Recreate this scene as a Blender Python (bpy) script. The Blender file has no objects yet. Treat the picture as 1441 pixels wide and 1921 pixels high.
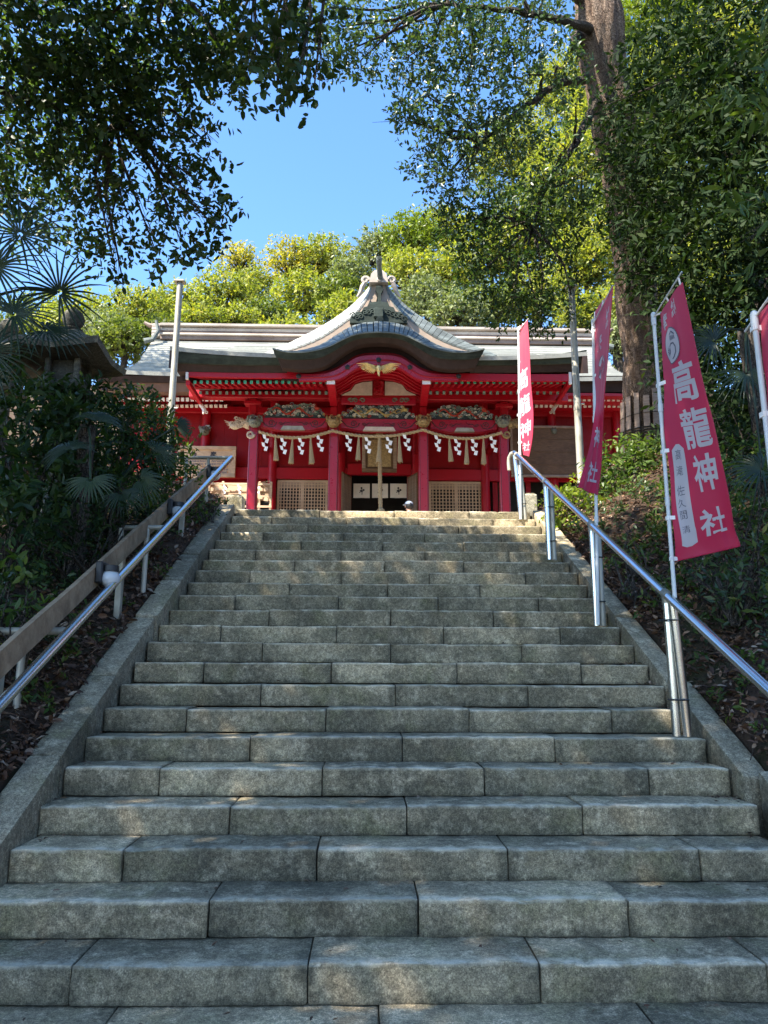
import bpy, bmesh, math, random
import numpy as np
from mathutils import Vector, Matrix, Euler
from math import sin, cos, pi, radians as R
random.seed(7); RNG = np.random.default_rng(11)
scene = bpy.context.scene
COL = scene.collection

# ------------------------------------------------------------------ camera
PITCH, YAW, ROLL, FPX = R(11.87), R(1.2), R(0.25), 1400.0
CAMP = Vector((-0.21, 0.0, 0.0))
CM = Matrix.Rotation(-YAW, 4, 'Z') @ Matrix.Rotation(R(90) + PITCH, 4, 'X') @ Matrix.Rotation(ROLL, 4, 'Z')
cd = bpy.data.cameras.new('camera'); cam = bpy.data.objects.new('camera', cd); COL.objects.link(cam)
cd.sensor_fit = 'VERTICAL'; cd.sensor_height = 24.0; cd.lens = 24.0 * FPX / 1921.0
cd.clip_start = 0.05; cd.clip_end = 1500
cam.matrix_world = Matrix.Translation(CAMP) @ CM
scene.camera = cam
C3 = CM.to_3x3()

def at(px, py, Y):
    """photo pixel -> point of the place at distance Y in front of the stair foot line"""
    d = C3 @ Vector(((px - 720.5) / FPX, -(py - 960.5) / FPX, -1.0))
    return CAMP + d * ((Y - CAMP.y) / d.y)

# ------------------------------------------------------------------ light
SUN_TO = Vector((-0.63, -0.48, 1.0)).normalized()
w = bpy.data.worlds.new('World'); scene.world = w; w.use_nodes = True
nt = w.node_tree; nt.nodes.clear()
sky = nt.nodes.new('ShaderNodeTexSky'); sky.sky_type = 'NISHITA'; sky.sun_disc = False
sky.sun_elevation = math.asin(SUN_TO.z)
sky.sun_rotation = math.atan2(SUN_TO.x, SUN_TO.y)
sky.air_density = 1.0; sky.dust_density = 0.3; sky.ozone_density = 1.6; sky.altitude = 0
bg = nt.nodes.new('ShaderNodeBackground'); bg.inputs[1].default_value = 0.125
wo_ = nt.nodes.new('ShaderNodeOutputWorld')
hs = nt.nodes.new('ShaderNodeHueSaturation'); hs.inputs['Saturation'].default_value = 1.2; hs.inputs['Hue'].default_value = .503
nt.links.new(sky.outputs[0], hs.inputs['Color']); nt.links.new(hs.outputs[0], bg.inputs[0]); nt.links.new(bg.outputs[0], wo_.inputs[0])
sl = bpy.data.lights.new('sun', 'SUN'); sun = bpy.data.objects.new('sun', sl); COL.objects.link(sun)
sl.energy = 4.9; sl.angle = R(0.5); sl.color = (1.0, 0.92, 0.79)
sun.rotation_euler = SUN_TO.to_track_quat('Z', 'Y').to_euler()
sun.location = SUN_TO * 60
scene.view_settings.view_transform = 'Standard'; scene.view_settings.look = 'None'
scene.view_settings.exposure = 1.98; scene.view_settings.gamma = 1.0
scene.view_settings.use_curve_mapping = False
scene.cycles.max_bounces = 8; scene.cycles.diffuse_bounces = 4; scene.cycles.glossy_bounces = 3
scene.cycles.transmission_bounces = 4; scene.cycles.transparent_max_bounces = 4
scene.cycles.sample_clamp_indirect = 6.0

# ------------------------------------------------------------------ materials
class NT:
    def __init__(s, name):
        m = bpy.data.materials.new(name); m.use_nodes = True; s.m = m; s.t = m.node_tree; s.t.nodes.clear()
        s.out = s.n('ShaderNodeOutputMaterial')
    def n(s, ty, **k):
        x = s.t.nodes.new(ty)
        for a, b in k.items(): setattr(x, a, b)
        return x
    def l(s, a, b): s.t.links.new(a, b)
    def co(s, kind='Object'):
        return s.n('ShaderNodeTexCoord').outputs[kind]
    def pos(s):
        return s.n('ShaderNodeNewGeometry').outputs['Position']
    def noise(s, vec, scale, detail=5, rough=0.6, scl=None):
        if scl:
            mp = s.n('ShaderNodeMapping'); mp.inputs['Scale'].default_value = scl; s.l(vec, mp.inputs[0]); vec = mp.outputs[0]
        x = s.n('ShaderNodeTexNoise'); x.inputs['Scale'].default_value = scale
        x.inputs['Detail'].default_value = detail; x.inputs['Roughness'].default_value = rough
        s.l(vec, x.inputs['Vector']); return x.outputs['Fac']
    def ramp(s, fac, stops):
        x = s.n('ShaderNodeValToRGB'); e = x.color_ramp.elements
        while len(e) > 1: e.remove(e[-1])
        for i, (p, c) in enumerate(stops):
            c = (c, c, c, 1) if isinstance(c, (int, float)) else (c[0], c[1], c[2], 1)
            if i == 0: e[0].position = p; e[0].color = c
            else:
                q = e.new(p); q.color = c
        s.l(fac, x.inputs[0]); return x.outputs[0]
    def mix(s, fac, a, b, bt='MIX'):
        x = s.n('ShaderNodeMix', data_type='RGBA', blend_type=bt)
        for sock, v in ((x.inputs['Factor'], fac), (x.inputs['A'], a), (x.inputs['B'], b)):
            if hasattr(v, 'links'): s.l(v, sock)
            elif isinstance(v, (int, float)): sock.default_value = v
            else: sock.default_value = (v[0], v[1], v[2], 1)
        return x.outputs['Result']
    def math(s, op, a, b=0.0):
        x = s.n('ShaderNodeMath', operation=op)
        for i, v in enumerate((a, b)):
            if hasattr(v, 'links'): s.l(v, x.inputs[i])
            else: x.inputs[i].default_value = v
        return x.outputs[0]
    def bsdf(s, col, rough=0.6, metal=0.0, bump=None, bs=0.3, bd=0.01, spec=0.5, sheen=0, coat=0):
        p = s.n('ShaderNodeBsdfPrincipled')
        for k, v in (('Base Color', col), ('Roughness', rough), ('Metallic', metal)):
            if hasattr(v, 'links'): s.l(v, p.inputs[k])
            elif isinstance(v, (int, float)): p.inputs[k].default_value = v
            else: p.inputs[k].default_value = (v[0], v[1], v[2], 1)
        p.inputs['Specular IOR Level'].default_value = spec
        if coat: p.inputs['Coat Weight'].default_value = coat; p.inputs['Coat Roughness'].default_value = 0.15
        if bump is not None:
            b = s.n('ShaderNodeBump'); b.inputs['Strength'].default_value = bs; b.inputs['Distance'].default_value = bd
            s.l(bump, b.inputs['Height']); s.l(b.outputs[0], p.inputs['Normal'])
        s.l(p.outputs[0], s.out.inputs[0]); s.p = p; return s.m

def m_stone(name, base=(0.335, 0.268, 0.170), dark=(0.115, 0.096, 0.062), light=(0.42, 0.345, 0.235), moss=(0.135, 0.122, 0.058), big=1.1, wet=.5, ends=False):
    s = NT(name); v = s.pos()
    n1 = s.noise(v, big, 7, 0.62); n2 = s.noise(v, 9, 6, 0.7); n3 = s.noise(v, 150, 4, 0.85); n4 = s.noise(v, 3.2, 5, 0.65)
    c = s.mix(s.ramp(n1, [(0.38, 0.0), (0.60, 1.0)]), dark, base)
    c = s.mix(s.ramp(n4, [(0.46, 0.0), (0.56, wet * 1.2)]), c, dark)
    c = s.mix(s.ramp(n2, [(0.50, 0.0), (0.66, 0.6)]), c, light)
    c = s.mix(s.ramp(s.noise(v, 2.3, 6, 0.7), [(0.52, 0.0), (0.68, 0.65)]), c, moss)
    if ends:   # damp stains running down beside the joints, darker along the foot of the riser
        gx = s.n('ShaderNodeSeparateXYZ'); s.l(s.co('Generated'), gx.inputs[0])
        e = s.math('ABSOLUTE', s.math('SUBTRACT', gx.outputs['X'], .5))
        e = s.math('ADD', e, s.math('MULTIPLY', s.math('SUBTRACT', s.noise(v, 5, 5, .7), .5), .38))
        c = s.mix(s.ramp(e, [(.455, 0.0), (.50, .85)]), c, dark)
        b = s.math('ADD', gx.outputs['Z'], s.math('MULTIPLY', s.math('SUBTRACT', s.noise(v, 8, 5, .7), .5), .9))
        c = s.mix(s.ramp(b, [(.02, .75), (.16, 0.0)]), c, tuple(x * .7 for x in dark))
    sp = s.ramp(n3, [(0.30, 0.30), (0.50, 1.0), (0.68, 2.0)])
    c = s.mix(1.0, c, sp, 'MULTIPLY')
    c = s.mix(1.0, c, s.ramp(s.noise(v, 42, 2, .8), [(.34, .68), (.5, 1.0), (.66, 1.42)]), 'MULTIPLY')
    if ends: c = s.mix(s.math('MULTIPLY', s.ramp(gx.outputs['Z'], [(.86, 0.0), (.96, 1.0)]), s.math('MULTIPLY', s.ramp(gx.outputs['Y'], [(.10, 1.0), (.24, 0.0)]), s.ramp(n2, [(.38, .1), (.55, .6)]))), c, (.50, .45, .35))   # worn arris
    oi = s.n('ShaderNodeObjectInfo').outputs['Random']
    c = s.mix(1.0, c, s.ramp(oi, [(0, (0.74, .76, .74)), (1, (1.25, 1.22, 1.15))]), 'MULTIPLY')
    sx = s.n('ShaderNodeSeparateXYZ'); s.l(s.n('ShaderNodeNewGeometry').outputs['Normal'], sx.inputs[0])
    c = s.mix(1.0, c, s.ramp(s.math('ADD', sx.outputs['Z'], s.math('MULTIPLY', s.math('SUBTRACT', n2, .5), .6)), [(.2, 1.0), (.75, 1.5)]), 'MULTIPLY')   # upward faces lighter, broken up by noise
    h = s.math('ADD', s.math('MULTIPLY', n3, 0.5), s.math('MULTIPLY', n2, 0.8))
    return s.bsdf(c, 0.82, bump=h, bs=0.75, bd=0.012, spec=0.35)

def m_lacquer(name, col, rough=0.35, dirt=0.25, spec=.5):
    s = NT(name); v = s.pos()
    n = s.noise(v, 2.5, 6, 0.65); st = s.noise(v, 7, 4, 0.6, (3, 3, .35))
    c = s.mix(s.ramp(n, [(0.35, dirt), (0.65, 0.0)]), col, tuple(x * 0.5 for x in col))
    c = s.mix(s.ramp(st, [(0.55, 0.0), (0.8, dirt)]), c, tuple(x * .55 + .02 for x in col))
    r = s.ramp(s.noise(v, 12, 3), [(0.3, rough - .08), (0.7, rough + .15)])
    return s.bsdf(c, r, bump=s.noise(v, 40, 3), bs=0.08, bd=0.004, spec=spec)

def m_wood(name, a, b, rough=0.7, scl=(1, 1, 8), sc=6):
    s = NT(name); v = s.co()
    g = s.noise(v, sc, 7, 0.7, scl); k = s.noise(v, 2.0, 3)
    c = s.mix(s.ramp(g, [(0.33, 0.0), (0.66, 1.0)]), a, b)
    c = s.mix(s.ramp(k, [(0.45, 0.0), (0.75, 0.5)]), c, tuple(x * .45 for x in a))
    return s.bsdf(c, rough, bump=g, bs=0.5, bd=0.006, spec=.3)

def m_plain(name, col, rough=0.5, metal=0.0, var=0.15, sc=8, spec=.5, bs=.15):
    s = NT(name); v = s.pos(); n = s.noise(v, sc, 5, 0.65)
    c = s.mix(s.ramp(n, [(0.3, 1.0), (0.7, 0.0)]), col, tuple(x * (1 - 2 * var) for x in col))
    return s.bsdf(c, rough, metal, bump=s.noise(v, sc * 5, 3), bs=bs, bd=0.004, spec=spec)

def m_roof(name, col, pat, metal=0.35, rough=0.45, spec=.4):
    s = NT(name); v = s.pos(); n = s.noise(v, 1.3, 6, 0.7); n2 = s.noise(v, 14, 4, 0.7); n3 = s.noise(v, 3, 5, .7, (.3, 3, 3))
    c = s.mix(s.ramp(n, [(0.35, 0.0), (0.65, 1.0)]), col, pat)
    c = s.mix(s.ramp(n2, [(0.5, 0.0), (0.75, 0.35)]), c, tuple(x * .4 for x in col))
    c = s.mix(s.ramp(n3, [(0.5, 0.0), (0.7, 0.4)]), c, tuple(min(1, x * 1.6) for x in pat))
    oi = s.n('ShaderNodeObjectInfo').outputs['Random']
    c = s.mix(1.0, c, s.ramp(oi, [(0, 0.8), (1, 1.15)]), 'MULTIPLY')
    return s.bsdf(c, s.ramp(n2, [(0.3, rough), (0.7, rough + .2)]), metal, bump=n2, bs=0.12, bd=0.01, spec=spec)

def m_bark(name, a, b, sc=5):
    s = NT(name); v = s.pos()
    g = s.noise(v, sc, 8, 0.72, (1.6, 1.6, 0.28)); vo = s.n('ShaderNodeTexVoronoi', feature='DISTANCE_TO_EDGE')
    mp = s.n('ShaderNodeMapping'); mp.inputs['Scale'].default_value = (17, 17, 3.0); s.l(v, mp.inputs[0])
    nz = s.n('ShaderNodeTexNoise'); nz.inputs['Scale'].default_value = 1.2; s.l(mp.outputs[0], nz.inputs[0])
    ad = s.n('ShaderNodeVectorMath', operation='ADD'); s.l(mp.outputs[0], ad.inputs[0]); s.l(nz.outputs['Color'], ad.inputs[1])
    s.l(ad.outputs[0], vo.inputs[0])
    cr = s.ramp(vo.outputs['Distance'], [(0.0, 0.0), (0.16, 1.0)])
    c = s.mix(s.ramp(g, [(0.35, 0.0), (0.65, 1.0)]), a, b)
    c = s.mix(cr, tuple(x * .28 for x in a), c)
    h = s.math('ADD', s.math('MULTIPLY', cr, .9), s.math('MULTIPLY', g, .8))
    return s.bsdf(c, 0.9, bump=h, bs=1.0, bd=0.07, spec=.2)

def m_leaf(name, stops, trans=0.35, rough=0.42, spec=.4, tcol=(1.25, 1.35, .5)):
    """leaf colour varies from leaf to leaf through the 'tone' attribute"""
    s = NT(name); a = s.n('ShaderNodeAttribute'); a.attribute_name = 'tone'
    c = s.ramp(a.outputs['Fac'], stops)
    p = s.n('ShaderNodeBsdfPrincipled'); s.l(c, p.inputs['Base Color']); p.inputs['Roughness'].default_value = rough
    p.inputs['Specular IOR Level'].default_value = spec
    t = s.n('ShaderNodeBsdfTranslucent'); s.l(s.mix(1.0, c, tcol, 'MULTIPLY'), t.inputs[0])
    mx = s.n('ShaderNodeMixShader'); mx.inputs[0].default_value = trans
    s.l(p.outputs[0], mx.inputs[1]); s.l(t.outputs[0], mx.inputs[2]); s.l(mx.outputs[0], s.out.inputs[0])
    return s.m

M = {}
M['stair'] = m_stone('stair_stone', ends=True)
M['curb'] = m_stone('curb_stone', base=(0.225, 0.185, 0.125), light=(.36, .31, .22), wet=.3)
M['post_stone'] = m_stone('post_stone', base=(0.30, 0.28, 0.22), light=(.5, .47, .38), wet=.2, big=4)
M['lantern'] = m_stone('lantern_stone', base=(0.085, 0.080, 0.065), light=(.13, .125, .11), dark=(.03,.03,.025), wet=.4)
M['plaza'] = m_stone('plaza_stone', base=(0.30, 0.28, 0.24), wet=.2)
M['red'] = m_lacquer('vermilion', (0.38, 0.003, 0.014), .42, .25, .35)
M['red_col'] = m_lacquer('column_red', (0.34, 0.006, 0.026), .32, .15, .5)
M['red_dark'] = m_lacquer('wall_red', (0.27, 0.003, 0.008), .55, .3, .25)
M['white'] = m_plain('white_paint', (.80, .74, .70), .6)
M['cream'] = m_plain('cream_panel', (.62, .52, .45), .7)
M['green'] = m_plain('rafter_end_green', (.04, .32, .20), .6)
M['black'] = m_plain('black_iron', (.02, .02, .02), .5)
M['dark'] = m_plain('dark_interior', (.012, .01, .01), .9)  # near-black boards: the shade of unlit openings put into the colour
M['gold'] = m_plain('gold_leaf', (.80, .60, .26), .42, .55, .2, 20, bs=.5)
M['old_gold'] = m_plain('old_gold', (.42, .30, .14), .5, .3, .3, 25, bs=.6)
M['bronze_head'] = m_plain('grey_green_paint', (.22, .24, .20), .6, 0, .35, 30, bs=.6)
M['ivory'] = m_plain('ivory_paint', (.62, .50, .38), .6, 0, .3, 30, bs=.5)
M['blue'] = m_plain('carving_blue', (.16, .24, .30), .6, 0, .3, 40)
M['teal'] = m_plain('carving_green', (.20, .34, .30), .6, 0, .3, 40)
M['panel_back'] = m_plain('panel_back', (.035, .055, .07), .7)
M['scale_red'] = m_plain('carving_red', (.48, .05, .03), .6, 0, .3, 40)
M['pale'] = m_plain('carving_white', (.72, .74, .70), .6, 0, .25, 40)
M['yellow'] = m_plain('carving_yellow', (.55, .42, .16), .55, 0, .25, 40)
M['wood'] = m_wood('old_timber', (.30, .19, .115), (.46, .32, .21))
M['wood_pale'] = m_wood('pale_timber', (.42, .28, .18), (.60, .44, .30))
M['wood_grey'] = m_wood('grey_timber', (.20, .13, .075), (.38, .27, .165), .85, (1, 1, 1), 9)
M['wood_dark'] = m_wood('brown_timber', (.10, .055, .03), (.19, .11, .06))
M['wood_slat'] = m_wood('slat_timber', (.22, .145, .105), (.38, .285, .22))
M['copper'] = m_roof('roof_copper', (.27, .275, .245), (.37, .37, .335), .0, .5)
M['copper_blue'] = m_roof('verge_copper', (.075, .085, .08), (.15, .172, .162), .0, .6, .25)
M['fascia'] = m_roof('fascia_copper', (.018, .022, .019), (.045, .058, .050), .0, .8, .12)
M['fascia_brown'] = m_plain('fascia_timber', (.040, .024, .022), .7, 0, .25, 5, spec=.25)
M['ridge'] = m_roof('ridge_copper', (.30, .25, .21), (.42, .37, .32), .0, .5)
M['ridge_dark'] = m_roof('ridge_band', (.12, .08, .065), (.19, .14, .115), .0, .5)
M['barge'] = m_plain('barge_board', (.30, .225, .165), .6, 0, .15, 4)
M['steel'] = NT('stainless'); _s = M['steel']
M['steel'] = _s.bsdf((.66, .66, .65), _s.ramp(_s.noise(_s.pos(), 5, 4), [(0.2, .20), (0.8, .27)]), 1.0)
M['galv'] = NT('galvanised'); _s = M['galv']; _v = _s.pos()
M['galv'] = _s.bsdf(_s.mix(_s.ramp(_s.noise(_v, 3, 5, .7, (1, 1, .4)), [(.42, 0.), (.66, 1.)]), (.38, .36, .30), (.20, .18, .13)), .48, .35, bump=_s.noise(_v, 60, 3), bs=.2, bd=.003)
M['plastic'] = m_plain('pole_plastic', (.58, .60, .60), .35, 0, .06)
M['straw'] = m_plain('straw_rope', (.50, .38, .22), .85, 0, .25, 60, bs=.8)
M['paper'] = m_plain('paper', (.84, .82, .80), .8, 0, .04)
M['cloth_white'] = m_plain('white_cloth', (.72, .66, .58), .85, 0, .05)
M['ink'] = m_plain('ink', (.03, .03, .04), .7)
M['ink_soft'] = m_plain('marker_ink', (.12, .12, .16), .7)
M['globe'] = m_plain('opal_globe', (.55, .56, .55), .3, 0, .05)
M['skin'] = m_plain('skin', (.62, .36, .25), .5, 0, .06)
M['hair'] = m_plain('hair', (.012, .010, .010), .5)
M['cap'] = m_plain('cap_cloth', (.34, .38, .46), .8, 0, .1)
M['shirt'] = m_plain('shirt_cloth', (.70, .68, .78), .8, 0, .06)
M['trousers'] = m_plain('trouser_cloth', (.05, .06, .09), .85, 0, .1)
def _cloth(name, col, tr=.30):
    s = NT(name); v = s.pos(); wv = s.noise(v, 260, 2, .5)
    c = s.mix(s.ramp(s.noise(v, 3, 4), [(.35, 0.), (.7, .35)]), col, tuple(x * .7 for x in col))
    p = s.n('ShaderNodeBsdfPrincipled'); s.l(c, p.inputs[0]); p.inputs['Roughness'].default_value = .55
    p.inputs['Sheen Weight'].default_value = .3
    b = s.n('ShaderNodeBump'); b.inputs['Strength'].default_value = .2; b.inputs['Distance'].default_value = .002
    s.l(wv, b.inputs['Height']); s.l(b.outputs[0], p.inputs['Normal'])
    t = s.n('ShaderNodeBsdfTranslucent'); s.l(c, t.inputs[0]); mx = s.n('ShaderNodeMixShader'); mx.inputs[0].default_value = tr
    s.l(p.outputs[0], mx.inputs[1]); s.l(t.outputs[0], mx.inputs[2]); s.l(mx.outputs[0], s.out.inputs[0]); return s.m
M['banner'] = _cloth('banner_cloth', (.52, .004, .058), .3)
M['banner_ink'] = _cloth('banner_print', (.48, .45, .49), .2)
M['bark'] = m_bark('bark_cedar', (.17, .105, .072), (.46, .34, .25), 5)
M['bark_dark'] = m_bark('bark_dark', (.09, .07, .05), (.17, .14, .11), 7)
_s = NT('soil'); _v = _s.pos()
_c = _s.mix(_s.ramp(_s.noise(_v, 6, 7, .75), [(.35, 0.), (.65, 1.)]), (.035, .022, .014), (.095, .062, .042))
_c = _s.mix(_s.ramp(_s.noise(_v, 1.1, 5, .7), [(.52, 0.), (.66, .8)]), _c, (.035, .05, .015))
M['soil'] = _s.bsdf(_c, .95, bump=_s.noise(_v, 22, 6, .75), bs=1.0, bd=.05, spec=.2)
M['litter'] = m_leaf('dead_leaves', [(0, (.05, .028, .018)), (.35, (.12, .06, .035)), (.7, (.20, .115, .07)), (.9, (.30, .20, .13)), (1, (.40, .31, .23))], .08, .6, .3, (1, .9, .7))
M['leaf_dark'] = m_leaf('leaf_dark', [(0, (.014, .032, .010)), (.6, (.03, .06, .016)), (1, (.07, .105, .022))], .40, .45, .3)
M['leaf_deep'] = m_leaf('leaf_deep', [(0, (.008, .020, .007)), (.6, (.018, .036, .011)), (1, (.040, .058, .016))], .22, .62, .10)
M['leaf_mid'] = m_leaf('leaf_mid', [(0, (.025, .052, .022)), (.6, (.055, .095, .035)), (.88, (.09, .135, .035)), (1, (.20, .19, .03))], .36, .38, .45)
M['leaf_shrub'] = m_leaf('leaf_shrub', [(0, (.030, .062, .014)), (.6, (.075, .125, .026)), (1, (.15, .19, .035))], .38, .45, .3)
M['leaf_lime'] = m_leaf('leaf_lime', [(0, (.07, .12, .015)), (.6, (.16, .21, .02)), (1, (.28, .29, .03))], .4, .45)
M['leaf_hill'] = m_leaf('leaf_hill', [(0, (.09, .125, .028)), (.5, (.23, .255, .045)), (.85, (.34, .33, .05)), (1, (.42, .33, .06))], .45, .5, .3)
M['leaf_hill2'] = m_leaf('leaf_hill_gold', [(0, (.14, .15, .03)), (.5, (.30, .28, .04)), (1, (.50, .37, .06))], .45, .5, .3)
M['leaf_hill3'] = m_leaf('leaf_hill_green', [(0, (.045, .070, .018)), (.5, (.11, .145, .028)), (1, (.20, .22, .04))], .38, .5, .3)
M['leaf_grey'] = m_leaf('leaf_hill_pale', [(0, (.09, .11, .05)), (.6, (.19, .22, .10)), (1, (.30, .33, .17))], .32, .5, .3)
M['palm'] = m_leaf('palm_leaf', [(0, (.010, .020, .009)), (.7, (.020, .036, .014)), (1, (.04, .06, .022))], .18, .45, .3)

# ------------------------------------------------------------------ objects
WO = {}   # world origin of every object made here
def setup(o, parent, origin, label=None, cat=None, group=None, kind=None):
    COL.objects.link(o); WO[o.name] = Vector(origin)
    if parent is not None:
        o.parent = parent; o.location = Vector(origin) - WO[parent.name]
    else: o.location = origin
    tag(o, label, cat, group, kind); return o
def tag(o, label=None, cat=None, group=None, kind=None):
    if label: o['label'] = label
    if cat: o['category'] = cat
    if group: o['group'] = group
    if kind: o['kind'] = kind
    return o
def thing(name, label, cat, loc, group=None, kind=None):
    return setup(bpy.data.objects.new(name, None), None, loc, label, cat, group, kind)
def copy_tree(o, delta, label=None, parent=None):
    c = o.copy(); COL.objects.link(c)
    if parent is not None: c.parent = parent
    else:
        c.location = o.location + Vector(delta)
        if label: c['label'] = label
    WO[c.name] = WO[o.name] + Vector(delta)
    for ch in list(o.children): copy_tree(ch, delta, None, c)
    return c

class MB:
    """collects shapes given in world coordinates, then links them as ONE mesh object"""
    def __init__(s): s.v = []; s.f = []; s.mi = []; s.cur = 0
    def add(s, vs, fs):
        b = len(s.v); s.v += [tuple(v) for v in vs]; s.f += [tuple(i + b for i in f) for f in fs]; s.mi += [s.cur] * len(fs); return s
    def box(s, x0, x1, y0, y1, z0, z1, ch=0.0, rot=None, piv=None):
        if x1 < x0: x0, x1 = x1, x0
        if y1 < y0: y0, y1 = y1, y0
        if z1 < z0: z0, z1 = z1, z0
        if ch <= 0:
            vs = [(x, y, z) for x in (x0, x1) for y in (y0, y1) for z in (z0, z1)]
            fs = [(0, 1, 3, 2), (4, 6, 7, 5), (0, 4, 5, 1), (2, 3, 7, 6), (0, 2, 6, 4), (1, 5, 7, 3)]
        else:
            ch = min(ch, (x1 - x0) * .45, (y1 - y0) * .45, (z1 - z0) * .45)
            bm = bmesh.new(); bmesh.ops.create_cube(bm, size=1)
            for v in bm.verts: v.co = Vector(((x0 + x1) / 2 + v.co.x * (x1 - x0), (y0 + y1) / 2 + v.co.y * (y1 - y0), (z0 + z1) / 2 + v.co.z * (z1 - z0)))
            bmesh.ops.bevel(bm, geom=list(bm.edges), offset=ch, segments=1, affect='EDGES', profile=.5)
            bm.verts.index_update(); vs = [v.co.copy() for v in bm.verts]; fs = [[v.index for v in f.verts] for f in bm.faces]; bm.free()
        if rot is not None:
            p = Vector(piv) if piv is not None else Vector(((x0 + x1) / 2, (y0 + y1) / 2, (z0 + z1) / 2))
            vs = [p + rot @ (Vector(v) - p) for v in vs]
        return s.add(vs, fs)
    def bar(s, a, b, wd, ht, up=(0, 0, 1), ch=0.0):
        a = Vector(a); b = Vector(b); d = (b - a); L = d.length; d.normalize(); up = Vector(up)
        x = d.cross(up).normalized(); u = x.cross(d).normalized()
        m = Matrix((x, d, u)).transposed(); mb = MB(); mb.box(-wd / 2, wd / 2, 0, L, -ht / 2, ht / 2, ch)
        return s.add([a + m @ Vector(v) for v in mb.v], mb.f)
    def tube(s, pts, rad, n=8, caps=True, flat=1.0, closed=False):
        pts = [Vector(p) for p in pts]; K = len(pts)
        rad = [rad] * K if isinstance(rad, (int, float)) else list(rad)
        base = len(s.v); nrm = None; vs = []
        for i, p in enumerate(pts):
            t = (pts[min(i + 1, K - 1)] - pts[max(i - 1, 0)])
            if t.length < 1e-9: t = Vector((0, 0, 1))
            t.normalize()
            if nrm is None:
                nrm = t.cross(Vector((0, 0, 1)))
                if nrm.length < 1e-3: nrm = t.cross(Vector((1, 0, 0)))
                nrm.normalize()
            else:
                nrm = nrm - t * nrm.dot(t)
                if nrm.length < 1e-6: nrm = t.orthogonal()
                nrm.normalize()
            bn = t.cross(nrm)
            for k in range(n):
                a = 2 * pi * k / n
                vs.append(p + (nrm * cos(a) + bn * sin(a) * flat) * rad[i])
        fs = []
        for i in range(K - 1):
            for k in range(n):
                fs.append((i * n + k, i * n + (k + 1) % n, (i + 1) * n + (k + 1) % n, (i + 1) * n + k))
        if caps: fs += [tuple(range(n))[::-1], tuple((K - 1) * n + k for k in range(n))]
        return s.add(vs, fs)
    def lathe(s, c, prof, n=16):
        c = Vector(c); vs = []; fs = []
        for r, z in prof:
            for k in range(n): a = 2 * pi * k / n; vs.append(c + Vector((r * cos(a), r * sin(a), z)))
        for i in range(len(prof) - 1):
            for k in range(n): fs.append((i * n + k, i * n + (k + 1) % n, (i + 1) * n + (k + 1) % n, (i + 1) * n + k))
        fs += [tuple(range(n))[::-1], tuple((len(prof) - 1) * n + k for k in range(n))]
        return s.add(vs, fs)
    def prism(s, poly, y0, y1, axis='Y', org=(0, 0, 0)):
        """extrude a polygon given in (x,z) along y (or (y,z) along x)"""
        n = len(poly); o = Vector(org)
        def P(a, b, d): return o + (Vector((a, d, b)) if axis == 'Y' else Vector((d, a, b)) if axis == 'X' else Vector((a, b, d)))
        vs = [P(a, b, y0) for a, b in poly] + [P(a, b, y1) for a, b in poly]
        fs = [(i, (i + 1) % n, n + (i + 1) % n, n + i) for i in range(n)] + [tuple(range(n))[::-1], tuple(range(n, 2 * n))]
        return s.add(vs, fs)
    def strip(s, top, bot, dv):
        """solid ribbon between two polylines (lists of points) thickened by vector dv"""
        n = min(len(top), len(bot)); dv = Vector(dv); assert len(top) == len(bot); vs = [Vector(p) for p in top] + [Vector(p) for p in bot]
        vs += [v + dv for v in vs]; fs = []
        for i in range(n - 1):
            fs += [(i, i + 1, n + i + 1, n + i), (2 * n + i + 1, 2 * n + i, 3 * n + i, 3 * n + i + 1),
                   (i + 1, i, 2 * n + i, 2 * n + i + 1), (n + i, n + i + 1, 3 * n + i + 1, 3 * n + i)]
        fs += [(0, n, 3 * n, 2 * n), (n - 1, 3 * n - 1, 4 * n - 1, 2 * n - 1)]
        return s.add(vs, fs)
    def ball(s, c, r, seg=10, ring=7, sc=(1, 1, 1), noise=0.0, rot=None):
        c = Vector(c); vs = []; fs = []
        for i in range(1, ring):
            for k in range(seg):
                a = 2 * pi * k / seg; b = pi * i / ring; q = r * (1 + random.uniform(-noise, noise))
                p = Vector((q * sin(b) * cos(a) * sc[0], q * sin(b) * sin(a) * sc[1], q * cos(b) * sc[2]))
                if rot is not None: p = rot @ p
                vs.append(c + p)
        t = len(vs); top = Vector((0, 0, r * sc[2])); 
        if rot is not None: top = rot @ top
        vs += [c + top, c - top]
        for i in range(ring - 2):
            for k in range(seg): fs.append((i * seg + k, (i + 1) * seg + k, (i + 1) * seg + (k + 1) % seg, i * seg + (k + 1) % seg))
        for k in range(seg):
            fs.append((t, k, (k + 1) % seg)); fs.append((t + 1, (ring - 2) * seg + (k + 1) % seg, (ring - 2) * seg + k))
        return s.add(vs, fs)
    def build(s, name, mat, parent=None, smooth=False, **kw):
        a = np.array(s.v, dtype=float); mn = a.min(0); mx = a.max(0)
        org = Vector(((mn[0] + mx[0]) / 2, (mn[1] + mx[1]) / 2, mn[2])) if parent is None else Vector(((mn + mx) / 2))
        me = bpy.data.meshes.new(name); me.from_pydata([tuple(Vector(v) - org) for v in s.v], [], s.f)
        for m in (mat if isinstance(mat, (list, tuple)) else [mat]): me.materials.append(m)
        if len(set(s.mi)) > 1: me.polygons.foreach_set('material_index', s.mi)
        bm = bmesh.new(); bm.from_mesh(me); bmesh.ops.recalc_face_normals(bm, faces=bm.faces); bm.to_mesh(me); bm.free()
        if smooth:
            me.polygons.foreach_set('use_smooth', [True] * len(me.polygons))
            if smooth != 'all': me.set_sharp_from_angle(angle=R(40))
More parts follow.
